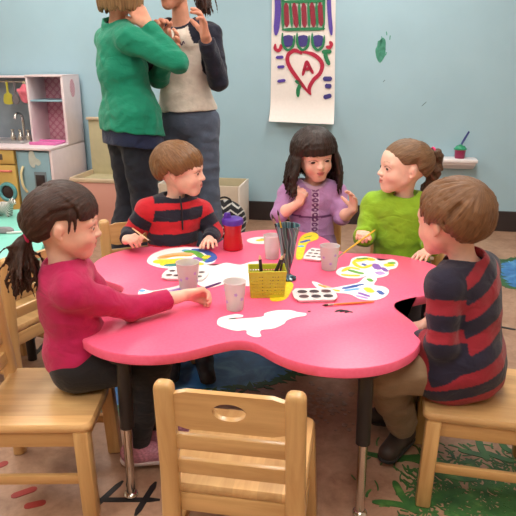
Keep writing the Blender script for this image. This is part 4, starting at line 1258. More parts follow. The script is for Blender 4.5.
def make_chair():
    e = empty('wooden_chair')
    sw, sd, sh, th = .150, .150, .2785, .022
    # seat with rounded corners
    bm = bmesh.new(); pts = []
    for cx, cy, a0 in ((sw - .022, sd - .022, 0), (-sw + .022, sd - .022, 90), (-sw + .012, -sd + .012, 180), (sw - .012, -sd + .012, 270)):
        r = .022 if cy > 0 else .012
        for k in range(6): a = math.radians(a0 + 18 * k); pts.append((cx + r * math.cos(a), cy + r * math.sin(a)))
    lo = [[bm.verts.new((x * s, y * s, z)) for x, y in pts] for s, z in ((.975, sh - th), (1, sh - th + .006), (1, sh - .007), (.97, sh))]
    n = len(pts)
    for a, b in zip(lo, lo[1:]):
        for i in range(n): bm.faces.new((a[i], a[(i + 1) % n], b[(i + 1) % n], b[i]))
    bm.faces.new(lo[0][::-1]); bm.faces.new(lo[-1])
    bm_obj('seat', bm, MAT['wood_seat'], e, angle=40)
    for g in (-1, 1):                                                   # front legs, tapering and splayed a little
        bm = bmesh.new(); add_beam(bm, (g * .142, .130, 0), (g * .130, .122, sh - th - .0005), .041, .038, .006, (0, 1, 0)); bm_obj('leg', bm, MAT['wood_z'], e, angle=40)
    for g in (-1, 1):                                                   # back posts with domed tops
        bm = bmesh.new()
        prof = [(g * .140, -.158, 0), (g * .1335, -.148, .20), (g * .1315, -.150, .30), (g * .1305, -.166, .515)]
        for a, b in zip(prof, prof[1:]): pass
        n = 20; rings = []
        def ring(p, sx, sy):
            return [bm.verts.new((p[0] + sx * math.copysign(abs(math.cos(t)) ** .62, math.cos(t)), p[1] + sy * math.copysign(abs(math.sin(t)) ** .62, math.sin(t)), p[2])) for t in [2 * PI * (k + .5) / n for k in range(n)]]
        for p in prof: rings.append(ring(p, .0205, .0165))
        for a in (20, 40, 60, 80): 
            p = prof[-1]; q = math.cos(math.radians(a)); rings.append(ring((p[0], p[1] - .0005 * a / 20, p[2] + .017 * math.sin(math.radians(a))), .0205 * (.35 + .65 * q), .0165 * (.35 + .65 * q)))
        for a, b in zip(rings, rings[1:]):
            for k in range(n): bm.faces.new((a[k], a[(k + 1) % n], b[(k + 1) % n], b[k]))
        bm.faces.new(rings[0][::-1]); bm.faces.new(rings[-1])
        bm_obj('back_post', bm, MAT['wood_z'], e, angle=50)
    R = Matrix.Rotation(math.radians(4.2), 4, 'X')
    bm = bmesh.new(); holed_panel(bm, .226, .088, .013, (0, 0, 0), .034, .0200, (0, .004)); bmesh.ops.transform(bm, matrix=Matrix.Translation((0, -.1625, .470)) @ R, verts=bm.verts); bm_obj('handle_rail', bm, MAT['wood_x'], e, angle=30)
    for z, y in ((.392, -.1572), (.330, -.1522)):
        bm = bmesh.new(); add_box(bm, (0, 0, 0), (.228, .013, .036), .002); bmesh.ops.transform(bm, matrix=Matrix.Translation((0, y, z)) @ R, verts=bm.verts); bm_obj('back_slat', bm, MAT['wood_x'], e, angle=30)
    for y, n0 in ((.124, 'front_rail'), (-.142, 'back_rail')):
        bm = bmesh.new(); add_box(bm, (0, y, sh - th - .0235), (.225, .015, .045), .002); bm_obj(n0, bm, MAT['wood_x'], e, angle=30)
    for g in (-1, 1):
        bm = bmesh.new(); add_box(bm, (g * .131, -.008, sh - th - .0235), (.015, .232, .045), .002); bm_obj('side_rail', bm, MAT['wood_y'], e, angle=30)
        bm = bmesh.new(); add_box(bm, (g * .1365, -.012, .115), (.014, .240, .026), .003); bm_obj('stretcher', bm, MAT['wood_y'], e, angle=30)
    return e

def copy_tree(o, parent=None):
    c = o.copy(); C.objects.link(c); c.parent = parent
    for ch in list(o.children): copy_tree(ch, c)
    return c

def chairs():
    P = [((-.028, 1.182), (.17, .985), 'empty light wooden chair nearest us, oval hole in its top rail'),
         ((-.562, 1.412), (1, .015), 'light wooden chair under the girl in the magenta top'),
         ((.598, 1.432), (-.975, .22), 'light wooden chair under the boy in the striped shirt with khaki trousers'),
         ((-.425, 2.185), (.37, -.93), 'light wooden chair under the boy in the half-zip top'),
         ((.236, 2.54), (0, -1), 'light wooden chair under the girl in the lilac dress'),
         ((.565, 2.245), (-.36, -.93), 'light wooden chair under the girl in the green smock'),
         ((-.892, 2.000), (-.89, .45), 'empty light wooden chair pushed in at the turquoise table')]
    e0 = make_chair()
    for i, (p, f, lab) in enumerate(P):
        e = e0 if i == 0 else copy_tree(e0)
        e.location = (p[0], p[1], .0018); e.rotation_euler = (0, 0, math.atan2(f[1], f[0]) - PI / 2)
        tag(e, lab, 'chair', 'light wooden classroom chairs')

TC = A(.012, 1.825); TTOP = .4494
def table_outline(n=220, grow=0.0):
    D, R, k, th0 = .412, .221, .150, math.radians(-61.6)
    def sd(p):
        d = np.linalg.norm(p) - D * .8
        for i in range(5):
            a = th0 + i * 2 * PI / 5
            e = np.linalg.norm(p - D * A(math.cos(a), math.sin(a))) - R
            h = min(1, max(0, .5 + .5 * (e - d) / k)); d = e * (1 - h) + d * h - k * h * (1 - h)
        return d - grow
    out = []
    for i in range(n):
        a = 2 * PI * i / n; u = A(math.cos(a), math.sin(a)); lo, hi = .2, .9
        for _ in range(40):
            m = (lo + hi) / 2
            if sd(u * m) < 0: lo = m
            else: hi = m
        out.append(tuple(u * lo))
    return out

def pink_table():
    e = empty('flower_shaped_table', (TC[0], TC[1], 0), 0, 'big pink flower-shaped activity table on black and chrome legs, children painting around it', 'table')
    pk = NT('pink_laminate'); v = pk.coord('Object'); n = pk.noise(v, 120, 3); n2 = pk.noise(v, 2.5, 3)
    pk.col(pk.mix(.35, pk.ramp(n2, [(.3, lin((240, 96, 134))), (.7, lin((244, 104, 140)))]), pk.ramp(n, [(.35, lin((238, 92, 130))), (.65, lin((246, 112, 146)))])))
    pk.set(Roughness=.33); pk.b.inputs['Specular IOR Level'].default_value = .35
    bm = bmesh.new(); O = table_outline(); n = len(O)
    prof = [(.982, TTOP - .030), (.994, TTOP - .0285), (1.0, TTOP - .025), (1.0, TTOP - .005), (.996, TTOP - .0012), (.988, TTOP)]
    R = [[bm.verts.new((x * s, y * s, z)) for x, y in O] for s, z in prof]
    for a, b in zip(R, R[1:]):
        for i in range(n): bm.faces.new((a[i], a[(i + 1) % n], b[(i + 1) % n], b[i]))
    f = [bm.faces.new(R[0][::-1]), bm.faces.new(R[-1])]; bmesh.ops.triangulate(bm, faces=f)
    bm_obj('tabletop', bm, pk.m, e, angle=40)
    bk = mat('black_leg_paint', (30, 28, 30), .35, .1); ch = mat('chrome', (205, 200, 195), .18, .03, metal=1)
    for i in range(5):
        a = math.radians(-61.6 + 72 * i); u = A(math.cos(a), math.sin(a)); r0, r1 = .583, .592
        if i == 0: u = A(.428, -.915)
        if i == 4: u = A(-.604, -.797)
        top = A(u[0] * r0, u[1] * r0, TTOP - .0305); bot = A(u[0] * r1, u[1] * r1, .012)
        md = lerp(top, bot, .50)
        bm = bmesh.new(); add_tube(bm, [top, md, lerp(md, bot, .004)], [.0185, .0185, .016], 20)
        bm2 = add_lathe(bm, [(.035, TTOP - .0365), (.035, TTOP - .0305)], 20, (top[0], top[1], 0))
        leg = bm_obj('leg', bm, bk, e, angle=40)
        bm = bmesh.new(); add_tube(bm, [lerp(md, bot, .005), bot], .0125, 18); add_lathe(bm, [(.012, .0), (.0185, .001), (.020, .006), (.0165, .012), (.0125, .014)], 20, (bot[0], bot[1], .0016))
        tag(bm_obj('leg_extension', bm, ch, leg, angle=40), 'chrome lower tube with glide')

def teal_table():
    e = empty('turquoise_table', (-1.423, 2.352, 0), math.radians(12.4), 'low turquoise table at the left edge behind the girl in magenta', 'table')
    tl = mat('turquoise_laminate', (126, 204, 186), .35, .04, 40); bm = bmesh.new()
    add_box(bm, (0, 0, .435), (1.10, .80, .030), .008); bm_obj('tabletop', bm, tl, e, angle=40)
    mt = mat('tan_table_edge', (196, 158, 104), .4)
    bm = bmesh.new(); add_box(bm, (0, 0, .409), (1.00, .70, .022), .003); bm_obj('apron', bm, mt, e, angle=40)
    for gx in (-1, 1):
        for gy in (-1, 1):
            bm = bmesh.new(); add_tube(bm, [(gx * .47, gy * .32, .0018), (gx * .47, gy * .32, .398)], .018, 16); bm_obj('leg', bm, bpy.data.materials['black_leg_paint'], e, angle=40)
    # scraps on it
    bm = bmesh.new(); q = at(5, 233, z=.45)
    add_lathe(bm, [(.012, 0), (.020, .004), (.020, .016), (.014, .024), (.004, .026)], 20, sx=1.9, sy=.9); bm_obj_ = bm_obj('clay_lump', bm, mat('grey_clay', (134, 128, 132), .7, .1), None, loc=(q[0], q[1], .4502), smooth=True)
    tag(bm_obj_, 'grey lump of modelling clay on the turquoise table', 'clay')
    bm = bmesh.new(); q = at(14, 234, z=.45); add_beam(bm, (-.03, 0, .005), (.03, .012, .005), .010, .008, .002); o = bm_obj('craft_stick', bm, mat('white_stick', (232, 232, 230), .6), None, loc=(q[0], q[1], .4502), angle=40)
    tag(o, 'short white craft stick on the turquoise table beside the grey clay', 'stick')
def damask(name, a, b, sc=26):
    t = NT(name); v = t.coord('Object')
    sx = t.node('ShaderNodeSeparateXYZ'); t.link(v, sx.inputs[0])
    h = t.math('ADD', sx.outputs[0], sx.outputs[1])
    p = t.math('MULTIPLY', t.math('SINE', t.math('MULTIPLY', t.math('ADD', h, sx.outputs[2]), sc * 2.2)), t.math('SINE', t.math('MULTIPLY', t.math('SUBTRACT', h, sx.outputs[2]), sc * 2.2)))
    q = t.math('ABSOLUTE', p)
    t.col(t.ramp(q, [(.0, lin(b)), (.3, lin(b)), (.42, lin(a)), (.62, lin(a)), (.72, lin(b)), (.9, lin(a))])); t.set(Roughness=.6)
    return t.m

def kitchen():
    p = W(-1.322, .03, 0)
    e = empty('play_kitchen', tuple(p), WROT, 'wooden play kitchen with yellow stove, blue door and pink patterned shelves along the blue wall', 'play kitchen')
    wh = mat('white_pink_panel', (228, 212, 216), .45, .03); yl = mat('mustard_panel', (206, 174, 96), .45, .04); bl = mat('pale_blue_panel', (136, 172, 186), .45, .04)
    gy = mat('grey_blue_backsplash', (132, 146, 156), .5, .06); pk = damask('pink_damask_print', (222, 178, 190), (200, 128, 150)); pnk = mat('pink_plastic', (232, 132, 160), .35)
    tl = mat('teal_ring', (92, 164, 172), .4); dg = mat('smoked_window', (52, 44, 46), .15); cr = mat('cream_plastic', (228, 216, 168), .4); ch = mat('bright_chrome', (215, 212, 210), .15, metal=1)
    B = lambda name, c, s, m, par=e, bev=.003: (lambda bm: (add_box(bm, c, s, bev), bm_obj(name, bm, m, par, angle=40))[1])(bmesh.new())
    # right unit: base cabinet and shelf tower
    B('side_panel', (-.010, -.25, .275), (.020, .50, .55), wh); B('side_panel', (-.010, -.125, .7925), (.020, .25, .485), wh)
    B('cabinet_body', (-.150, -.245, .272), (.258, .47, .540), bl)
    door = B('door', (-.139, -.491, .292), (.232, .018, .490), bl, e, .005)
    bm = bmesh.new(); add_tube(bm, smooth_line([(-.222, -.502, .44), (-.228, -.524, .40), (-.228, -.528, .35), (-.222, -.524, .30), (-.212, -.502, .26)], 4), .0085, 10); tag(bm_obj('handle', bm, cr, door, True), 'cream curved handle')
    bm = bmesh.new(); P = [(-.07, 0), (-.06, .07), (-.02, .075), (.0, .03), (.035, .012), (.045, -.012), (.02, -.03), (-.01, -.02), (-.02, -.045), (-.05, -.04)]
    add_prism(bm, smooth_poly([(x * .75, y * .9) for x, y in P], 4), 0, .003); bm_obj('sticker', bm, mat('cream_sticker', (190, 198, 190), .5), door, loc=(-.120, -.5003, .475), rot=(PI / 2, 0, 0))
    fr = B('dispenser', (-.100, -.502, .345), (.088, .008, .120), mat('grey_frame', (110, 124, 132), .4), door, .002); B('dispenser_opening', (-.100, -.5075, .338), (.066, .004, .092), dg, fr, .001)
    B('counter', (-.425, -.255, .560), (.850, .515, .018), wh, e, .004)
    B('back_panel', (-.150, -.008, .79), (.260, .012, .455), pk); B('shelf', (-.147, -.125, .86), (.250, .225, .012), bl); B('top_board', (-.1415, -.127, 1.030), (.283, .256, .014), wh); B('divider', (-.276, -.125, .7965), (.014, .25, .453), wh)
    bm = bmesh.new(); add_lathe(bm, [(.0, 0), (1, 0), (1, .002), (.0, .002)], 28, sx=.034, sy=.062, cap0=False, cap1=False); o = bm_obj('oval_badge', bm, damask('badge_print', (226, 190, 198), (204, 138, 156), 60), e, loc=(.0002, -.12, .945), rot=(PI / 2, 0, PI / 2))
    # left unit: stove and sink wall
    B('stove_body', (-.567, -.245, .272), (.560, .47, .540), yl); B('control_panel', (-.567, -.492, .500), (.566, .018, .094), yl)
    B('display', (-.435, -.5025, .500), (.13, .006, .040), mat('grey_display', (104, 92, 84), .3))
    dr = B('oven_door', (-.567, -.490, .232), (.566, .016, .425), yl, e, .004)
    bm = bmesh.new(); add_tube(bm, [(-.62, -.500, .405), (-.62, -.52, .405), (-.318, -.52, .405), (-.318, -.500, .405)], .008, 10); tag(bm_obj('handle', bm, mat('coral_handle', (222, 128, 118), .4), dr, True), 'coral pink bar handle')
    bm = bmesh.new(); add_lathe(bm, [(.046, 0), (.046, .012), (.052, .018), (.066, .016), (.070, .008), (.070, 0)], 36, cap0=False, cap1=False); rg = bm_obj('porthole', bm, tl, dr, True, loc=(-.362, -.4985, .255), rot=(PI / 2, 0, 0))
    bm = bmesh.new(); add_lathe(bm, [(.046, .002), (.030, .008), (.0, .010)], 30, cap1=False); bm_obj('porthole_glass', bm, dg, rg, True)
    B('back_panel', (-.567, -.010, .79), (.566, .012, .455), gy); B('top_board', (-.567, -.08, 1.020), (.566, .15, .014), wh); B('side_panel', (-.842, -.125, .79), (.016, .25, .45), wh)
    B('sink', (-.47, -.20, .571), (.32, .26, .006), mat('grey_sink', (150, 146, 150), .3))
    for x in (-.46, -.40, -.335):
        bm = bmesh.new(); add_lathe(bm, [(.016, .57), (.020, .575), (.020, .60), (.010, .625), (.008, .64), (.012, .645), (.012, .655), (.0, .658)], 18, (x, -.20, .0), cap1=False); bm_obj('tap_knob', bm, ch, e, True)
    bm = bmesh.new(); add_tube(bm, smooth_line([(-.43, -.10, .57), (-.43, -.10, .72), (-.43, -.13, .76), (-.43, -.18, .76), (-.43, -.20, .73)], 5), .010, 12); bm_obj('faucet', bm, ch, e, True)
    bm = bmesh.new(); add_tube(bm, [(-.84, -.135, .985), (-.29, -.135, .985)], .005, 8); rail = bm_obj('hanging_rail', bm, ch, e, True)
    # things hung or stood there
    yg = mat('lime_utensil', (180, 172, 62), .4); gu = mat('grey_utensil', (112, 106, 112), .4)
    def hung(name, x, prof, m, lab, cat, thick=.010, group=None):
        q = p + WT * x + WN * .137
        bm = bmesh.new(); add_prism(bm, smooth_poly(prof, 4), -thick / 2, thick / 2); o = bm_obj(name, bm, m, None, loc=(q[0], q[1], .983), rot=(PI / 2, 0, WROT), angle=40)
        tag(o, lab, cat, group)
        bm = bmesh.new(); add_tube(bm, [(math.cos(a) * .010, .0 + math.sin(a) * .010, 0) for a in np.linspace(0, 2 * PI, 17)], .002, 6, False); bm_obj('hook_loop', bm, m, o, True)
        return o
    spat = [(-.006, -.006), (.006, -.006), (.007, -.07), (.030, -.09), (.034, -.15), (-.034, -.15), (-.030, -.09), (-.007, -.07)]
    spoon = [(-.006, -.006), (.006, -.006), (.006, -.08), (.026, -.105), (.026, -.140), (0, -.158), (-.026, -.140), (-.026, -.105), (-.006, -.08)]
    hung('toy_spatula', -.500, spat, yg, 'lime toy spatula hanging leftmost in the play kitchen', 'toy utensil'); hung('toy_spoon', -.442, spoon, gu, 'grey toy spoon hanging between the lime utensils', 'toy utensil'); hung('toy_turner', -.318, spat, yg, 'lime toy turner hanging behind the pink oven mitt', 'toy utensil')
    q = p + WT * -.352 + WN * .155; bm = bmesh.new(); F = Field(.004)
    F.ell((0, 0, -.085), (.046, .016, .062), k=.02); F.cone((0, 0, -.03), (0, 0, -.06), .018, .03, .02); F.cone((-.03, 0, -.075), (-.052, 0, -.055), .016, .012, .015)
    bm.free(); P2, Q2 = F.build(); P2 = relax(P2, Q2, 2)
    mt = mesh_obj('oven_mitt', P2, Q2, mat('coral_cloth', (226, 116, 134), .85, .12, 60), None, True, loc=(q[0], q[1], .983)); mt.rotation_euler = (0, 0, WROT); tag(mt, 'pink toy oven mitt with a pale patch hanging in the play kitchen', 'oven mitt')
    bm = bmesh.new(); add_box(bm, (-.018, -.0165, -.075), (.022, .004, .026), .001, Matrix.Rotation(.4, 3, 'Y')); bm_obj('patch', bm, cr, mt)
    bm = bmesh.new(); add_tube(bm, [(math.cos(a) * .007, 0, -.012 + math.sin(a) * .018) for a in np.linspace(0, 2 * PI, 17)], .0025, 6, False); bm_obj('hanging_loop', bm, cr, mt, True)
    q = p + WT * -.135 + WN * .30; bm = bmesh.new(); add_box(bm, (0, 0, .006), (.20, .15, .012), .004); add_box(bm, (0, -.07, .014), (.20, .010, .014), .003); add_box(bm, (0, .07, .014), (.20, .010, .014), .003)
    o = bm_obj('toy_tray', bm, mat('bright_pink_plastic', (222, 118, 182), .4), None, loc=(q[0], q[1], .5694), rot=(0, 0, WROT), angle=40); tag(o, 'bright pink toy tray on the counter of the play kitchen', 'tray')
    # striped towel over the oven door foot
    t = NT('zebra_cloth'); v = t.coord('Object', (1, 1, 1), (0, .5, 0)); wv = t.node('ShaderNodeTexWave'); wv.inputs['Scale'].default_value = 44; wv.inputs['Distortion'].default_value = 2.0; t.link(v, wv.inputs['Vector'])
    t.col(t.ramp(wv.outputs['Fac'], [(.47, lin((22, 20, 22))), (.53, lin((226, 222, 216)))])); t.set(Roughness=.8)
    F = Field(.005); F.ell((0, 0, .075), (.085, .045, .060), k=.03); F.cone((.06, -.01, .10), (.105, -.02, .145), .030, .026, .03); F.cone((.105, -.02, .145), (.135, -.035, .135), .022, .016, .015)
    for x, y in ((-.05, -.025), (-.05, .025), (.05, -.025), (.05, .025)): F.cone((x, y, .06), (x, y - .004, .012), .019, .015, .015)
    F.cone((.095, -.035, .165), (.095, -.04, .18), .008, .004, .006); F.cone((.10, -.005, .165), (.10, -.005, .18), .008, .004, .006); F.cone((-.08, 0, .09), (-.10, 0, .05), .009, .006, .01)
    F.plane((0, 0, .0), (0, 0, -1), (-.2, -.2, -.05), (.2, .2, .03))
    P2, Q2 = F.build(); P2 = relax(P2, Q2, 2) * .50; q = at(5, 216, z=.4503)
    o = mesh_obj('toy_zebra', P2, Q2, t.m, None, True, loc=tuple(q)); o.rotation_euler = (0, 0, WROT); tag(o, 'black and white striped toy animal on the far edge of the turquoise table', 'toy')

def storage():
    tan = mat('khaki_board', (186, 176, 140), .6, .05); rim = mat('pale_wood_rim', (208, 186, 158), .5, .05)
    t = NT('coral_dots'); v = t.coord('Object', (18, 18, 18)); vo = t.node('ShaderNodeTexVoronoi'); vo.inputs['Scale'].default_value = 1.0; vo.inputs['Randomness'].default_value = 0.0; t.link(v, vo.inputs['Vector'])
    t.col(t.ramp(vo.outputs['Distance'], [(.16, lin((240, 226, 216))), (.20, lin((208, 152, 138)))])); t.set(Roughness=.6); dots = t.m
    def bx(name, c, s, m, e, bev=.004):
        bm = bmesh.new(); add_box(bm, c, s, bev); return bm_obj(name, bm, m, e, angle=40)
    o = W(-1.00, .10, 0); e = empty('toy_storage_bench', (o[0], o[1], .0005), WROT, 'low toy storage bench with khaki backrest and coral dotted front behind the woman in green', 'storage bench')
    w = .52; d0 = -.36; h = .355
    bx('backrest', (0, .03, .36), (w, .025, .72), tan, e, .012); bx('top_rail', (0, .024, .728), (w + .01, .045, .018), rim, e)
    for g in (-1, 1): bx('side_panel', (g * (w / 2 - .008), d0 / 2 + .016, h / 2), (.016, -d0, h), rim, e)
    bx('front_panel', (0, d0 + .012, h / 2 - .014), (w - .034, .016, h - .030), dots, e); bx('front_rim', (0, d0 + .012, h - .014), (w - .034, .026, .026), rim, e); bx('bottom_board', (0, d0 / 2 + .018, .04), (w - .034, -d0 - .03, .014), tan, e); bx('seat_board', (0, d0 / 2 + .12, h - .04), (w - .034, .20, .014), tan, e)
    c = W(-.352, .21, 0); e = empty('open_toy_box', (c[0], c[1], .0005), WROT, 'open beige wooden toy box on the floor under the hanging painting, right of the jeans', 'toy box')
    bo = mat('beige_board', (204, 186, 166), .6, .05); inn = mat('beige_board_inside', (180, 168, 136), .6, .05)
    wx, wy, hz = .59, .31, .318
    bx('back_panel', (0, wy / 2 - .007, hz / 2), (wx - .030, .014, hz), inn, e); bx('front_panel', (0, -wy / 2 + .007, hz / 2), (wx - .030, .014, hz), bo, e)
    for g in (-1, 1): bx('side_panel', (g * (wx / 2 - .007), 0, hz / 2), (.014, wy, hz), mat('pale_beige_side', (226, 214, 204), .6, .03) if g == -1 else bpy.data.materials['pale_beige_side'], e)
    bx('bottom_board', (0, 0, .02), (wx - .032, wy - .03, .012), inn, e)
    # round bag with a zigzag print leaning on the box
    F = Field(.004); F.ell((0, 0, .14), (.135, .080, .135), k=.03); F.ell((0, 0, .06), (.115, .075, .065), k=.04); F.plane((0, 0, .002), (0, 0, -1), (-.3, -.3, -.1), (.3, .3, .05))
    P, Q = F.build(); P = relax(P, Q, 2)
    x = P[:, 0]; z = P[:, 2]; zz = z * 1.0 + .016 * (np.abs(((x / .045) % 2) - 1) * 2 - 1); st = (zz % .040) / .040
    col = np.tile(np.array(lin((32, 32, 36))), (len(P), 1)); col[st < .26] = lin((206, 204, 200))
    q = at(226, 221, Y=3.80); bg = mesh_obj('zigzag_bag', P, Q, MAT['knit'], None, True, col, loc=(q[0], q[1], .0018)); bg.rotation_euler = (0, 0, WROT); tag(bg, 'rounded black bag with white zigzag print in front of the open toy box', 'bag')
    bm = bmesh.new(); add_tube(bm, smooth_line([(-.04, -.02, .262), (-.035, -.03, .285), (0, -.03, .298), (.035, -.03, .285), (.04, -.02, .262)], 4), .006, 8); bm_obj('handle', bm, MAT['rubber_dark'], bg, True)

def wall_things():
    # painted paper sheet
    sc = mat('white_paper', (236, 228, 224), .75, .02, 60)
    sL, zt = wall_s(272, 0); sR, _ = wall_s(334, 0); _, zb = wall_s(300, 121)
    zT = 1.86; w = sR - sL + .01; s0 = (sL + sR) / 2 + .006
    o = W(s0, .003, zb); H_ = zT - zb
    bm = bmesh.new(); nx, nz = 12, 40; G = []
    for th in (0, .0012):
        g = []
        for j in range(nz + 1):
            z = H_ * j / nz; row = []
            for i in range(nx + 1):
                xx = -w / 2 + w * i / nx
                cu = .065 * max(0, 1 - z / .16) ** 2 + .004 * math.sin(xx * 9 + z * 4) * max(0, 1 - z / .9) + .004
                b_ = max(0, 1 - z / .8); row.append(bm.verts.new((xx * (1 + .07 * b_) + .008 * b_, z - .012 * (xx / w + .5) * max(0, 1 - z / .3), cu + th)))
            g.append(row)
        G.append(g)
    for k, g in enumerate(G):
        for j in range(nz):
            for i in range(nx):
                q = (g[j][i], g[j][i + 1], g[j + 1][i + 1], g[j + 1][i]); bm.faces.new(q if k else q[::-1])
    a, b = G
    for j in range(nz):
        for i in (0, nx): bm.faces.new((a[j][i], a[j + 1][i], b[j + 1][i], b[j][i]))
    for i in range(nx):
        for j in (0, nz): bm.faces.new((a[j][i], a[j][i + 1], b[j][i + 1], b[j][i]))
    paper = bm_obj('painted_paper', bm, sc, None, True, loc=tuple(o), rot=wallquat())
    tag(paper, 'long white paper with a painted heart around a letter A hanging on the blue wall', 'painting')
    def loc(X, Y):
        u, v = 260 + X / 3.965, Y / 3.965; s, z = wall_s(u, v); return (s - s0, z - zb)
    red = mat('crimson_paint', (176, 26, 62), .5, .12, 80); grn = mat('green_paint', (28, 122, 78), .5, .12, 80); pur = mat('violet_paint', (84, 62, 160), .5, .12, 80); blu = mat('indigo_paint', (62, 54, 128), .5, .1, 80); drk = mat('maroon_paint', (138, 24, 50), .5, .2, 80)
    def stroke(m, *lines, w=.016, z=.013):
        for L in lines:
            bm = bmesh.new(); add_ribbon(bm, [loc(*q) for q in L], w, z - .010, z); bm_obj('brush_stroke', bm, m, paper)
    stroke(pur, [(68, -60), (72, 40), (64, 140)], w=.040); stroke(pur, [(272, -60), (276, 50), (284, 140)], w=.026)
    stroke(grn, [(92, -60), (92, 118)], [(255, -60), (252, 120)], [(88, 118), (258, 114)], [(90, 8), (256, 4)], w=.020); stroke(grn, [(120, 10), (128, 110)], [(156, 10), (160, 112)], [(192, 8), (196, 112)], [(224, 8), (228, 110)], w=.016, z=.0128)
    stroke(drk, [(104, 12), (108, 108)], [(136, 12), (146, 110)], [(174, 12), (178, 110)], [(206, 10), (214, 108)], [(238, 10), (244, 104)], w=.032, z=.0135)
    for cx in (114, 172, 232):
        stroke(blu, [(cx - 6, 140), (cx, 185)], w=.075, z=.0132)
        stroke(grn, [(cx - 24, 130), (cx - 22, 175), (cx - 4, 198), (cx + 18, 182), (cx + 24, 140)], w=.017, z=.014)
    stroke(red, [(62, 174), (62, 194), (76, 200), (84, 186), (82, 176)], [(262, 184), (276, 188), (284, 176), (276, 164)], w=.022)
    stroke(red, [(168, 214), (138, 200), (112, 220), (114, 256), (150, 312), (197, 372)], [(160, 204), (212, 216), (246, 250), (240, 288), (212, 318), (196, 350), (202, 376)], w=.026)
    stroke(red, [(170, 300), (178, 268), (186, 240)], [(186, 240), (198, 266), (212, 292)], [(170, 276), (206, 270)], w=.020, z=.014)
    stroke(grn, [(246, 206), (284, 204)], [(258, 210), (264, 232), (276, 258)], [(140, 320), (160, 332), (152, 356), (152, 384)], w=.026)
    stroke(pur, [(64, 228), (94, 226)], [(70, 266), (98, 264)], [(70, 322), (102, 318)], w=.020)
    stroke(blu, [(250, 312), (286, 312)], [(258, 340), (284, 342)], [(252, 386), (284, 378)], w=.030)
    # small white shelf with a paint pot
    sA, zs = wall_s(432, 157); sB, zs = wall_s(475, 157); sm = (sA + sB) / 2 - .01; wd = sB - sA + .02
    e = empty('wall_shelf', tuple(W(sm, .0, zs)), WROT, 'small white moulded shelf on the blue wall, paint pot standing on it', 'shelf')
    wm = mat('white_gloss', (232, 226, 228), .4, .02)
    bm = bmesh.new(); add_box(bm, (0, -.072, -.011), (wd, .140, .022), .005); bm_obj('shelf_board', bm, wm, e, angle=40)
    bm = bmesh.new(); prof = [(.010, -.022), (.128, -.022), (.124, -.038), (.105, -.048), (.080, -.062), (.040, -.076), (.010, -.082)]
    L = [[bm.verts.new((x, -y, z)) for y, z in prof] for x in (-wd / 2 + .012, wd / 2 - .012)]
    n = len(prof)
    for i in range(n): bm.faces.new((L[0][i], L[0][(i + 1) % n], L[1][(i + 1) % n], L[1][i]))
    bm.faces.new(L[0][::-1]); bm.faces.new(L[1]); bm_obj('moulding', bm, wm, e, angle=30)
    sp, zp = wall_s(458, 156); q = W(sp, .075, zs + .0003)
    e = empty('paint_pot', tuple(q), 0, 'small maroon paint pot with a green lid on the white wall shelf', 'paint pot')
    bm = bmesh.new(); add_lathe(bm, [(.030, 0), (.032, .004), (.036, .056), (.034, .058)], 28); bm_obj('pot', bm, mat('maroon_paint_pot', (148, 42, 84), .35), e, True)
    bm = bmesh.new(); add_lathe(bm, [(.036, .056), (.042, .058), (.042, .066), (.034, .070), (.028, .082), (.012, .084), (.012, .090), (.0, .090)], 28, cap1=False); bm_obj('lid', bm, mat('green_plastic', (44, 150, 110), .4), e, True)
    b = empty('paintbrush', tuple(q + A(0, 0, .091)), 0, 'short blue paintbrush sticking up from the maroon paint pot', 'paintbrush')
    bm = bmesh.new(); add_tube(bm, [(.004, 0, -.0), (.018, 0, .030), (.046, 0, .085)], [.0065, .0075, .006], 12); bm_obj('handle', bm, mat('navy_plastic', (32, 44, 120), .35), b, True)
ZT = TTOP + .0003
def T(u, v): return at(u, v, z=ZT)

def paper_shape(name, outline, label, cat, m=None, paints=(), group=None, sm=4, th=.0012, z=0.0, holes=None):
    """flat cut-out lying on the table; outline and paint strokes in photo pixels on the table plane"""
    P = [A(*T(u, v)[:2]) for u, v in outline]; c = sum(P) / len(P)
    bm = bmesh.new(); add_prism(bm, smooth_poly([tuple(q - c) for q in P], sm), 0, th)
    o = bm_obj(name, bm, m or MAT['paper'], None, loc=(c[0], c[1], ZT + z)); tag(o, label, cat, group)
    for i, (mm, w, pts) in enumerate(paints):
        bm = bmesh.new(); Q = [tuple(A(*T(u, v)[:2]) - c) for u, v in pts]
        add_ribbon(bm, Q, w * 1.4, th * .5, th + .0003 + .00012 * i); bm_obj('paint_stroke', bm, MAT[mm], o)
    return o

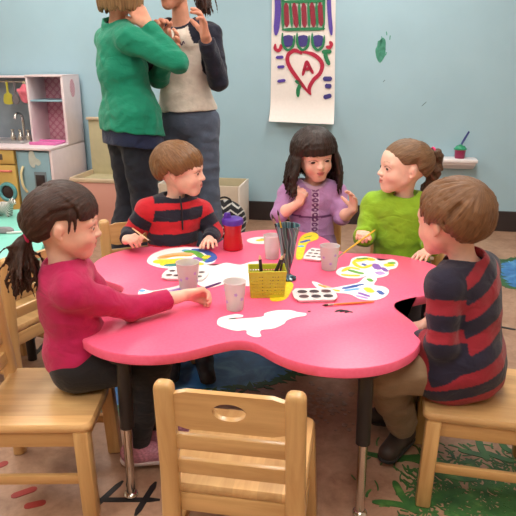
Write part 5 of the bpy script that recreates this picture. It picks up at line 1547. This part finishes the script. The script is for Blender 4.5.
def cup(u, v, vtop, wtop, label, water=(190, 170, 190), tint=(228, 206, 206), prints=True, seed=0):
    x, y, _ = T(u, v); h = zat(vtop, y) - ZT; dep = math.hypot(y, CAM_H - ZT); r1 = wtop / 2 * dep / FPX; r0 = r1 * .76
    e = empty('plastic_cup', (x, y, ZT), 0, label, 'cup', 'plastic water cups on the pink table')
    bm = bmesh.new(); add_lathe(bm, [(r0 * .9, 0), (r0, .001), (r0 + (r1 - r0) * .5, h * .5), (r1, h - .002), (r1 + .0012, h - .001), (r1 + .0012, h), (r1 - .0012, h), (r0 + (r1 - r0) * .5 - .0012, h * .5), (r0 - .0014, .003), (r0 * .5, .0028)], 32)
    t = bpy.data.materials.get('cup_plastic')
    bm_obj('cup_wall', bm, MAT['cup_plastic'], e, True)
    bm = bmesh.new(); f = .33; add_lathe(bm, [(r0 - .003, .0035), (r0 + (r1 - r0) * f - .0022, h * f), (0, h * f)], 28, cap1=False); bm_obj('paint_water', bm, mat('paint_water', water, .15, .15, 40), e, True)
    if prints:
        r = random.Random(seed)
        for k in range(5):
            a = -PI / 2 + (k - 2) * .75 + r.uniform(-.2, .2); zz = h * r.uniform(.3, .75); rr = r0 + (r1 - r0) * zz / h + .0004; bm = bmesh.new()
            pts = []
            for j in range(15):
                q = 2 * PI * j / 15; s = .0046 * (1 + .35 * math.cos(5 * q)); pts.append((a + s * math.cos(q) / rr, zz + s * math.sin(q)))
            vs = [bm.verts.new((rr * math.cos(b), rr * math.sin(b), z)) for b, z in pts]; vo = [bm.verts.new(((rr + .0005) * math.cos(b), (rr + .0005) * math.sin(b), z)) for b, z in pts]
            bm.faces.new(vo); bm.faces.new(vs[::-1])
            for j in range(15): bm.faces.new((vs[j], vs[(j + 1) % 15], vo[(j + 1) % 15], vo[j]))
            tag(bm_obj('flower_print', bm, MAT['lilac'], e), 'small violet printed flower')
    return e

def palette(corner_a, corner_b, corner_c, nx, ny, label, tail=None):
    """white moulded tray: a = near-left, b = near-right, c = far-left (photo pixels)"""
    a, b, c = [A(*T(*q)[:2]) for q in (corner_a, corner_b, corner_c)]
    ux = b - a; uy = c - a; ce = a + ux / 2 + uy / 2; ax = math.atan2(ux[1], ux[0]); w = np.linalg.norm(ux); d = np.linalg.norm(uy)
    e = empty('paint_palette', (ce[0], ce[1], ZT), ax, label, 'paint palette', 'white paint palettes')
    bm = bmesh.new(); h = .009
    # wavy outline
    O = []
    n = 80
    for i in range(n):
        t = 2 * PI * i / n; cx = math.copysign(abs(math.cos(t)) ** .35, math.cos(t)) * w / 2; cy = math.copysign(abs(math.sin(t)) ** .35, math.sin(t)) * d / 2
        wob = 1 + .035 * math.cos(2 * nx * t); O.append((cx * wob, cy * wob))
    R = [[bm.verts.new((x * s, y * s, z)) for x, y in O] for s, z in ((.90, 0), (.96, h * .6), (1.0, h), (.985, h + .001), (.95, h))]
    for p, q in zip(R, R[1:]):
        for i in range(n): bm.faces.new((p[i], p[(i + 1) % n], q[(i + 1) % n], q[i]))
    f = [bm.faces.new(R[0][::-1]), bm.faces.new(R[-1])]; bmesh.ops.triangulate(bm, faces=f)
    bm_obj('tray', bm, MAT['white_plastic'], e, angle=40)
    for i in range(nx):
        for j in range(ny):
            x = (i - (nx - 1) / 2) * w * .86 / nx; y = (j - (ny - 1) / 2) * d * .80 / ny; r = min(w / nx, d / ny) * .40
            bm = bmesh.new(); add_lathe(bm, [(r * 1.12, h), (r * 1.12, h + .0022), (r * .98, h + .0026), (r * .95, h + .0006)], 24, (x, y, 0)); well = bm_obj('well', bm, MAT['white_plastic'], e, True)
            bm = bmesh.new(); add_lathe(bm, [(r * .93, h + .0007), (r * .93, h + .0013), (r * .5, h + .0016), (0, h + .0014)], 20, (x + r * .1, y, 0), cap1=False, sx=.95, sy=.85); bm_obj('paint', bm, MAT['dark_paint'] if (i + j) % 3 else MAT['dark_paint2'], well, True)
    return e

def brush(a, b, label, m, r=.0028, bristle=True, cat='paintbrush', ferr=True):
    """paintbrush / pencil from butt a to tip b (world points)"""
    a = A(*a); b = A(*b); e = empty('paintbrush' if cat == 'paintbrush' else cat.replace(' ', '_'), tuple(a), 0, label, cat)
    L = b - a; hf = .78 if bristle else .90; bm = bmesh.new(); add_tube(bm, [(0, 0, 0), tuple(L * .06), tuple(L * .45), tuple(L * hf)], [r * .6, r * .9, r * 1.15, r * .85], 10); bm_obj('handle', bm, MAT[m], e, True)
    if bristle:
        bm = bmesh.new(); add_tube(bm, [tuple(L * .78), tuple(L * .89)], [r * .9, r * 1.0], 10); bm_obj('ferrule', bm, MAT['ferrule'], e, True)
        bm = bmesh.new(); add_tube(bm, [tuple(L * .89), tuple(L * .94), tuple(L)], [r * 1.0, r * 1.15, r * .2], 10); bm_obj('bristles', bm, MAT['bristle'], e, True)
    else:
        bm = bmesh.new(); add_tube(bm, [tuple(L * .90), tuple(L * .975)], [r * .85, r * .45], 10); add_tube(bm, [tuple(L * .975), tuple(L)], [r * .45, .0004], 8); tag(bm_obj('tip', bm, MAT['pale_wood'], e, True), 'pale sharpened tip')
    return e

def table_mats():
    MAT['paper'] = mat('cut_paper', (240, 234, 234), .75, .02, 80); MAT['white_plastic'] = mat('white_plastic', (232, 224, 224), .35, .02)
    for k, c in dict(yellow=(240, 206, 40), green=(96, 166, 60), blue=(52, 92, 172), sky=(96, 166, 214), violet=(132, 88, 176), magenta=(206, 60, 128), orange=(238, 150, 60), teal=(52, 128, 128), peach=(240, 178, 130), lilac=(176, 140, 206)).items(): MAT[k] = mat(k + '_poster_paint', c, .5, .14, 90)
    MAT['dark_paint'] = mat('dark_poster_paint', (52, 36, 44), .4, .3, 90); MAT['dark_paint2'] = mat('brown_poster_paint', (84, 44, 46), .4, .3, 90)
    MAT['ferrule'] = mat('ferrule_metal', (190, 180, 160), .3, metal=1); MAT['bristle'] = mat('bristle_hair', (66, 46, 36), .7); MAT['pale_wood'] = mat('pencil_wood', (224, 196, 150), .6)
    MAT['brush_yellow'] = mat('yellow_lacquer', (226, 176, 52), .3); MAT['brush_violet'] = mat('violet_lacquer', (96, 62, 124), .3); MAT['brush_black'] = mat('black_lacquer', (36, 30, 34), .35); MAT['brush_pale'] = mat('pale_lacquer', (222, 192, 150), .4); MAT['brush_orange'] = mat('orange_lacquer', (226, 128, 52), .35)
    t = NT('cup_plastic'); t.col(lin((252, 240, 240))); t.set(Roughness=.25); t.b.inputs['Transmission Weight'].default_value = .40; t.b.inputs['Subsurface Weight'].default_value = .2; t.b.inputs['Subsurface Scale'].default_value = .01; t.b.inputs['IOR'].default_value = 1.12; MAT['cup_plastic'] = t.m

def table_things():
    table_mats()
    # ---- sheets and cut-outs
    paper_shape('painted_oval', [(147, 261), (153, 254), (168, 249), (186, 247.5), (203, 249), (214, 254), (216, 260), (211, 264), (198, 266), (180, 268.5), (162, 268), (151, 265)], 'oval paper painted yellow, blue and green before the boy in the half-zip top', 'painting',
        paints=[('peach', .030, [(158, 259), (175, 255), (196, 254)]), ('yellow', .034, [(153, 262), (170, 261.5), (190, 260)]), ('yellow', .026, [(160, 265), (176, 264), (196, 264)]), ('orange', .014, [(160, 258), (178, 256), (192, 256)]), ('sky', .020, [(182, 250.5), (196, 252)]), ('green', .020, [(184, 252), (196, 253), (206, 262)]), ('blue', .022, [(192, 249.5), (206, 252), (213, 258), (206, 263)]), ('teal', .020, [(164, 266), (180, 265), (192, 264)]), ('violet', .018, [(194, 258), (202, 261)]), ('yellow', .018, [(204, 259), (209, 256)]), ('yellow', .014, [(196, 263), (203, 265)])])
    paper_shape('white_cutout', [(197, 284), (199, 277), (196, 270), (203, 265), (214, 266), (226, 263), (240, 265), (252, 262), (262, 263), (262, 276), (256, 285), (244, 286), (226, 284), (210, 288)], 'large blank white paper shape behind the lime basket', 'paper cut-out')
    paper_shape('white_dog_cutout', [(217, 323), (219, 318.5), (227, 316), (236, 314.5), (243, 315.5), (241, 317.5), (232, 318.2), (228, 319.6), (240, 319), (262, 317), (265, 313.5), (276, 310.8), (290, 310.5), (298, 312.5), (306, 313.6), (305, 316), (296, 317.5), (287, 320.5), (284, 324), (274, 328.5), (262, 330), (260, 333), (261, 336.5), (254, 337), (247, 334), (246, 330.5), (236, 331), (226, 328.5), (219, 326)], 'blank white paper dachshund shape at the near edge of the pink table', 'paper cut-out', sm=5)
    paper_shape('yellow_sheet', [(270, 300), (274, 285), (284, 280), (293, 284), (291, 292), (284, 300)], 'yellow painted paper half under the lime basket', 'painting', m=MAT['yellow'])
    paper_shape('painted_strip', [(138, 294), (142, 289), (150, 291), (160, 290), (174, 287), (186, 284), (193, 285), (190, 291), (176, 296), (158, 299), (144, 299)], 'paper strip painted violet, yellow and blue under the hand of the girl in magenta', 'painting',
        paints=[('sky', .014, [(140, 292), (144, 290)]), ('yellow', .014, [(146, 295), (158, 295), (168, 294)]), ('peach', .012, [(152, 293), (166, 291)]), ('lilac', .020, [(162, 294), (176, 291), (186, 288)]), ('violet', .010, [(172, 292), (188, 288)]), ('blue', .008, [(180, 290), (189, 287)])])
    paper_shape('painted_oval', [(247, 240), (254, 237.6), (266, 236.8), (276, 238), (277, 241), (270, 243.6), (257, 244), (249, 242.6)], 'small white oval paper with yellow and grey paint at the far table edge', 'painting', paints=[('yellow', .018, [(256, 241), (268, 239.6)]), ('green', .008, [(260, 239), (270, 240)])])
    paper_shape('painted_sheet', [(296, 258), (298, 244), (302, 236), (310, 232.5), (317, 234), (318, 239), (308, 243), (305, 250), (302, 259)], 'paper painted yellow with blue patches standing out behind the swirled vase', 'painting', m=MAT['yellow'],
        paints=[('sky', .016, [(298, 247), (304, 246)]), ('blue', .014, [(300, 243), (310, 240)]), ('green', .008, [(304, 238), (312, 236)])])
    paper_shape('painted_flower', [(336, 273), (340, 268), (349, 266), (352, 259), (362, 256.5), (374, 258), (380, 261), (392, 259.5), (398, 263), (396, 268), (389, 270), (388, 275), (378, 278), (368, 276), (358, 278.5), (344, 277.5)], 'paper flower painted yellow, violet and green before the girl in the green smock', 'painting',
        paints=[('yellow', .022, [(354, 262), (366, 259), (374, 261)]), ('green', .014, [(348, 270), (358, 273), (364, 274)]), ('yellow', .012, [(342, 272), (350, 268), (360, 270)]), ('violet', .020, [(374, 264), (379, 270)]), ('lilac', .022, [(376, 274), (384, 273)]), ('yellow', .020, [(384, 266), (394, 265)]), ('green', .014, [(388, 264), (395, 263)]), ('blue', .010, [(362, 264), (368, 267)]), ('yellow', .012, [(353, 262), (357, 266), (364, 268), (372, 265)]), ('green', .010, [(356, 259.5), (368, 258.5)]), ('yellow', .010, [(341, 275), (350, 276), (360, 276)]), ('violet', .012, [(382, 268), (387, 272)])])
    paper_shape('painted_bird', [(312, 282), (318, 283), (330, 288), (344, 286), (358, 283), (364, 278), (370, 276), (377, 279), (374, 285), (384, 287), (389, 291), (385, 297), (374, 300.5), (360, 299), (350, 294.5), (338, 293), (326, 291), (317, 288)], 'white paper bird with blue, yellow and violet strokes right of the six-well palette', 'painting',
        paints=[('peach', .014, [(322, 286), (330, 288.6)]), ('blue', .012, [(342, 289), (358, 286)]), ('sky', .010, [(344, 291), (360, 289)]), ('violet', .010, [(358, 293), (370, 297)]), ('yellow', .018, [(366, 288), (372, 293)]), ('blue', .012, [(378, 291), (383, 295)]), ('green', .012, [(368, 279), (372, 282)]), ('lilac', .008, [(356, 296), (368, 299)]), ('yellow', .008, [(331, 290), (340, 291.5)]), ('blue', .007, [(350, 287), (364, 284.5)]), ('orange', .006, [(318, 285), (326, 288)])])
    # ---- palettes
    palette((162, 281), (206, 283), (166, 270.5), 5, 2, 'white paint palette behind the cup beside the painted oval')
    palette((302, 261), (322, 263), (310, 250), 3, 3, 'white paint palette between the swirled vase and the cup with the yellow brush')
    palette((291, 303.5), (334, 302.5), (296, 291.5), 3, 2, 'white six-well paint palette nearest us beside the lime basket')
    # ---- cups
    cup(188.5, 288, 262, 23, 'cloudy plastic cup with paint water by the hand of the girl in magenta', (150, 128, 176), seed=1)
    cup(235, 309, 281, 22, 'plastic cup with pale water between the dachshund shape and the lime basket', (222, 206, 160), seed=2)
    cup(329, 269, 245.5, 19.5, 'plastic cup with violet flower prints, a yellow brush leaning out of it', (196, 170, 190), seed=3)
    cup(272, 258, 235, 17, 'pale pink plastic cup half hidden behind the swirled vase', (226, 186, 190), prints=False, seed=4)
    # ---- basket of pencils
    x, y, _ = T(267, 297); e = empty('pencil_basket', (x, y + .025, ZT), math.radians(3), 'lime green woven square basket holding pencils in the middle of the table', 'basket')
    h = zat(271, y) - ZT; bm = bmesh.new(); nu, nz = 27, 23
    def pos(side, i, j):
        t = i / nu; z = h * j / nz; hw = .049 + .006 * j / nz; hd = .031 + .005 * j / nz
        c = [(-hw, -hd), (hw, -hd), (hw, hd), (-hw, hd)]; p, q = c[side], c[(side + 1) % 4]
        return (p[0] + (q[0] - p[0]) * t, p[1] + (q[1] - p[1]) * t, z)
    for s in range(4):
        for j in range(nz):
            for i in range(nu):
                if 2 < j < nz - 4 and 0 < i < nu - 1 and j % 3 == 0 and i % 2 == 1: continue
                bm.faces.new([bm.verts.new(pos(s, *k)) for k in ((i, j), (i + 1, j), (i + 1, j + 1), (i, j + 1))])
    bm.faces.new([bm.verts.new(pos(k, 0, 0)) for k in range(4)])
    bmesh.ops.remove_doubles(bm, verts=bm.verts, dist=.0002)
    lime = mat('lime_plastic', (186, 186, 48), .4, .06, 60)
    o = bm_obj('basket_wall', bm, lime, e); md = o.modifiers.new('thick', 'SOLIDIFY'); md.thickness = .0035; md.offset = 0
    bm = bmesh.new(); hw, hd = .0555, .0365; add_tube(bm, [(-hw, -hd, h), (hw, -hd, h), (hw, hd, h), (-hw, hd, h), (-hw, -hd, h)], .0026, 8); bm_obj('rim', bm, lime, e, True)
    zb = ZT + .004
    brush((x - .012, y + .02, zb), (x - .022, y + .004, zb + .128), 'dark pencil with a white tip standing upright in the lime basket', 'brush_black', .0054, False, 'pencil')
    brush((x + .002, y + .03, zb), (x + .046, y + .018, zb + .122), 'dark pencil slanting to the right in the lime basket', 'brush_black', .0054, False, 'pencil')
    brush((x + .025, y + .035, zb), (x + .057, y + .045, zb + .135), 'thin black brush leaning out of the right back corner of the lime basket', 'brush_black', .0030, True)
    # ---- swirled vase with brushes
    x, y, _ = T(287, 279); h = zat(225, y) - ZT
    e = empty('swirled_vase', (x, y, ZT), 0, 'dark swirled glass footed vase holding brushes behind the lime basket', 'vase')
    t = NT('swirled_glass'); v = t.coord('Object', (1, 1, .55), (.5, .3, 0)); wv = t.node('ShaderNodeTexWave'); wv.inputs['Scale'].default_value = 13; wv.inputs['Distortion'].default_value = 9; wv.inputs['Detail'].default_value = 2; t.link(v, wv.inputs['Vector'])
    t.col(t.ramp(wv.outputs['Fac'], [(.1, lin((40, 46, 58))), (.3, lin((62, 112, 122))), (.5, lin((132, 168, 168))), (.64, lin((70, 76, 92))), (.8, lin((96, 80, 118))), (.95, lin((58, 104, 108)))])); t.set(Roughness=.1); t.b.inputs['Transmission Weight'].default_value = .05; t.b.inputs['Coat Weight'].default_value = .5
    pr = [(.0, 0), (.027, 0), (.031, .003), (.030, .008), (.017, .014), (.0095, .020), (.0105, .032), (.015, .05), (.021, .40 * h), (.0265, .62 * h), (.0325, .82 * h), (.037, .94 * h), (.0400, h), (.0365, h - .001), (.030, .82 * h), (.0235, .62 * h), (.017, .40 * h), (.009, .06), (.0, .045)]
    bm = bmesh.new(); add_lathe(bm, pr, 60, cap0=False, cap1=False, fn=lambda z, j: 1 + (.010 * math.cos(4 * 2 * PI * j / 60 + z * 16) if z > .02 else 0)); bm_obj('vase_body', bm, t.m, e, True)
    bt = ZT + .075
    brush((x - .004, y, bt), (x - .052, y - .004, ZT + h + .038), 'thin dark brush leaning left out of the swirled vase', 'brush_black', .003)
    brush((x + .0, y + .006, bt), (x - .033, y + .010, ZT + h + .046), 'yellow handled brush standing in the swirled vase', 'brush_yellow', .003)
    brush((x - .002, y + .010, bt), (x - .046, y + .022, ZT + h + .022), 'pale handled brush leaning at the back of the swirled vase', 'brush_pale', .003)
    # ---- sippy cup
    x, y, _ = T(233, 249); h = zat(213, y) - ZT; e = empty('sippy_cup', (x, y, ZT), 0, 'red waisted sippy cup with a purple lid beside the boy in the half-zip top', 'sippy cup')
    k = h / .145
    rd = NT('red_plastic'); rd.col(lin((196, 18, 32))); rd.set(Roughness=.25); rd.b.inputs['Transmission Weight'].default_value = .15
    bm = bmesh.new(); add_lathe(bm, [(.034 * k, 0), (.0385 * k, .003 * k), (.0395 * k, .012 * k), (.037 * k, .035 * k), (.0325 * k, .060 * k), (.0325 * k, .075 * k), (.0365 * k, .100 * k), (.0375 * k, .108 * k)], 36); bm_obj('cup_body', bm, rd.m, e, True)
    pl = mat('purple_plastic', (82, 44, 150), .35, .04); bm = bmesh.new(); add_lathe(bm, [(.0405 * k, .102 * k), (.042 * k, .104 * k), (.042 * k, .118 * k), (.039 * k, .124 * k), (.030 * k, .128 * k), (.0, .128 * k)], 36, cap1=False); lid = bm_obj('lid', bm, pl, e, True)
    bm = bmesh.new(); add_lathe(bm, [(.012 * k, .126 * k), (.010 * k, .140 * k), (.0085 * k, .147 * k), (.0, .148 * k)], 20, (-.020 * k, -.006 * k, 0), cap1=False, sx=1.3); bm_obj('spout', bm, pl, lid, True)
    # ---- brushes lying or held
    a = T(322, 306.5); b = T(374, 303); brush((b[0], b[1], ZT + .004), (a[0], a[1], ZT + .004), 'orange paintbrush lying on the table in front of the painted bird', 'brush_orange', .0030)
    c = T(333, 312); o = bmesh.new(); r = random.Random(9)
    for k in range(5):
        p0 = A(r.uniform(-.015, .015), r.uniform(-.008, .008)); add_ribbon(o, [tuple(p0), tuple(p0 + A(.014, .008)), tuple(p0 + A(.024, .003))], .006, .0001, .0012)
    ob = bm_obj('paint_blot', o, MAT['brush_black'], None, loc=(c[0] + .02, c[1], ZT)); tag(ob, 'small black paint blot on the pink table below the orange brush', 'paint blot')
    c = T(309, 311.5); o = bmesh.new(); add_prism(o, smooth_poly([(-.004, 0), (0, .004), (.005, .001), (.001, -.004)], 3), 0, .001); ob = bm_obj('paint_crumb', o, MAT['dark_paint2'], None, loc=(c[0], c[1], ZT)); tag(ob, 'tiny dark crumb beside the nose of the dachshund shape', 'crumb')
    brush(at(221, 282.5, z=.508), at(186, 294.5, z=.453), 'violet pencil in the hand of the girl in magenta', 'brush_violet', .0034, False, 'pencil')
    brush(at(132, 228, Y=2.115), at(151, 242, Y=2.095), 'pale paintbrush in the hand of the boy in the half-zip top', 'brush_pale', .0030)
    x, y, _ = T(329, 269)
    brush((.432, 2.135, .535), (x + .012, y, ZT + .03), 'yellow paintbrush held by the girl in green, dipped in the flower print cup', 'brush_yellow', .0030)
PEOPLE = True
EXPOSURE = 0.04
def lights():
    w = bpy.data.worlds.new('world'); bpy.context.scene.world = w; w.use_nodes = True
    w.node_tree.nodes['Background'].inputs[0].default_value = (.5, .52, .55, 1); w.node_tree.nodes['Background'].inputs[1].default_value = .3

camera(); lights()
setup_people_mats(); wood_mats()
room(); chairs(); pink_table(); teal_table(); kitchen(); storage(); wall_things(); table_things()
if PEOPLE:
    girl_left(); boy_back(); girl_purple(); girl_green(); boy_right(); woman_green(); woman_raglan()
sc = bpy.context.scene
sc.view_settings.view_transform = 'Standard'; sc.view_settings.look = 'None'; sc.view_settings.gamma = 1; sc.view_settings.use_curve_mapping = False
sc.view_settings.exposure = EXPOSURE
try:
    sc.cycles.use_denoising = True; sc.cycles.max_bounces = 6; sc.cycles.diffuse_bounces = 4; sc.cycles.caustics_reflective = False; sc.cycles.caustics_refractive = False
except Exception: pass
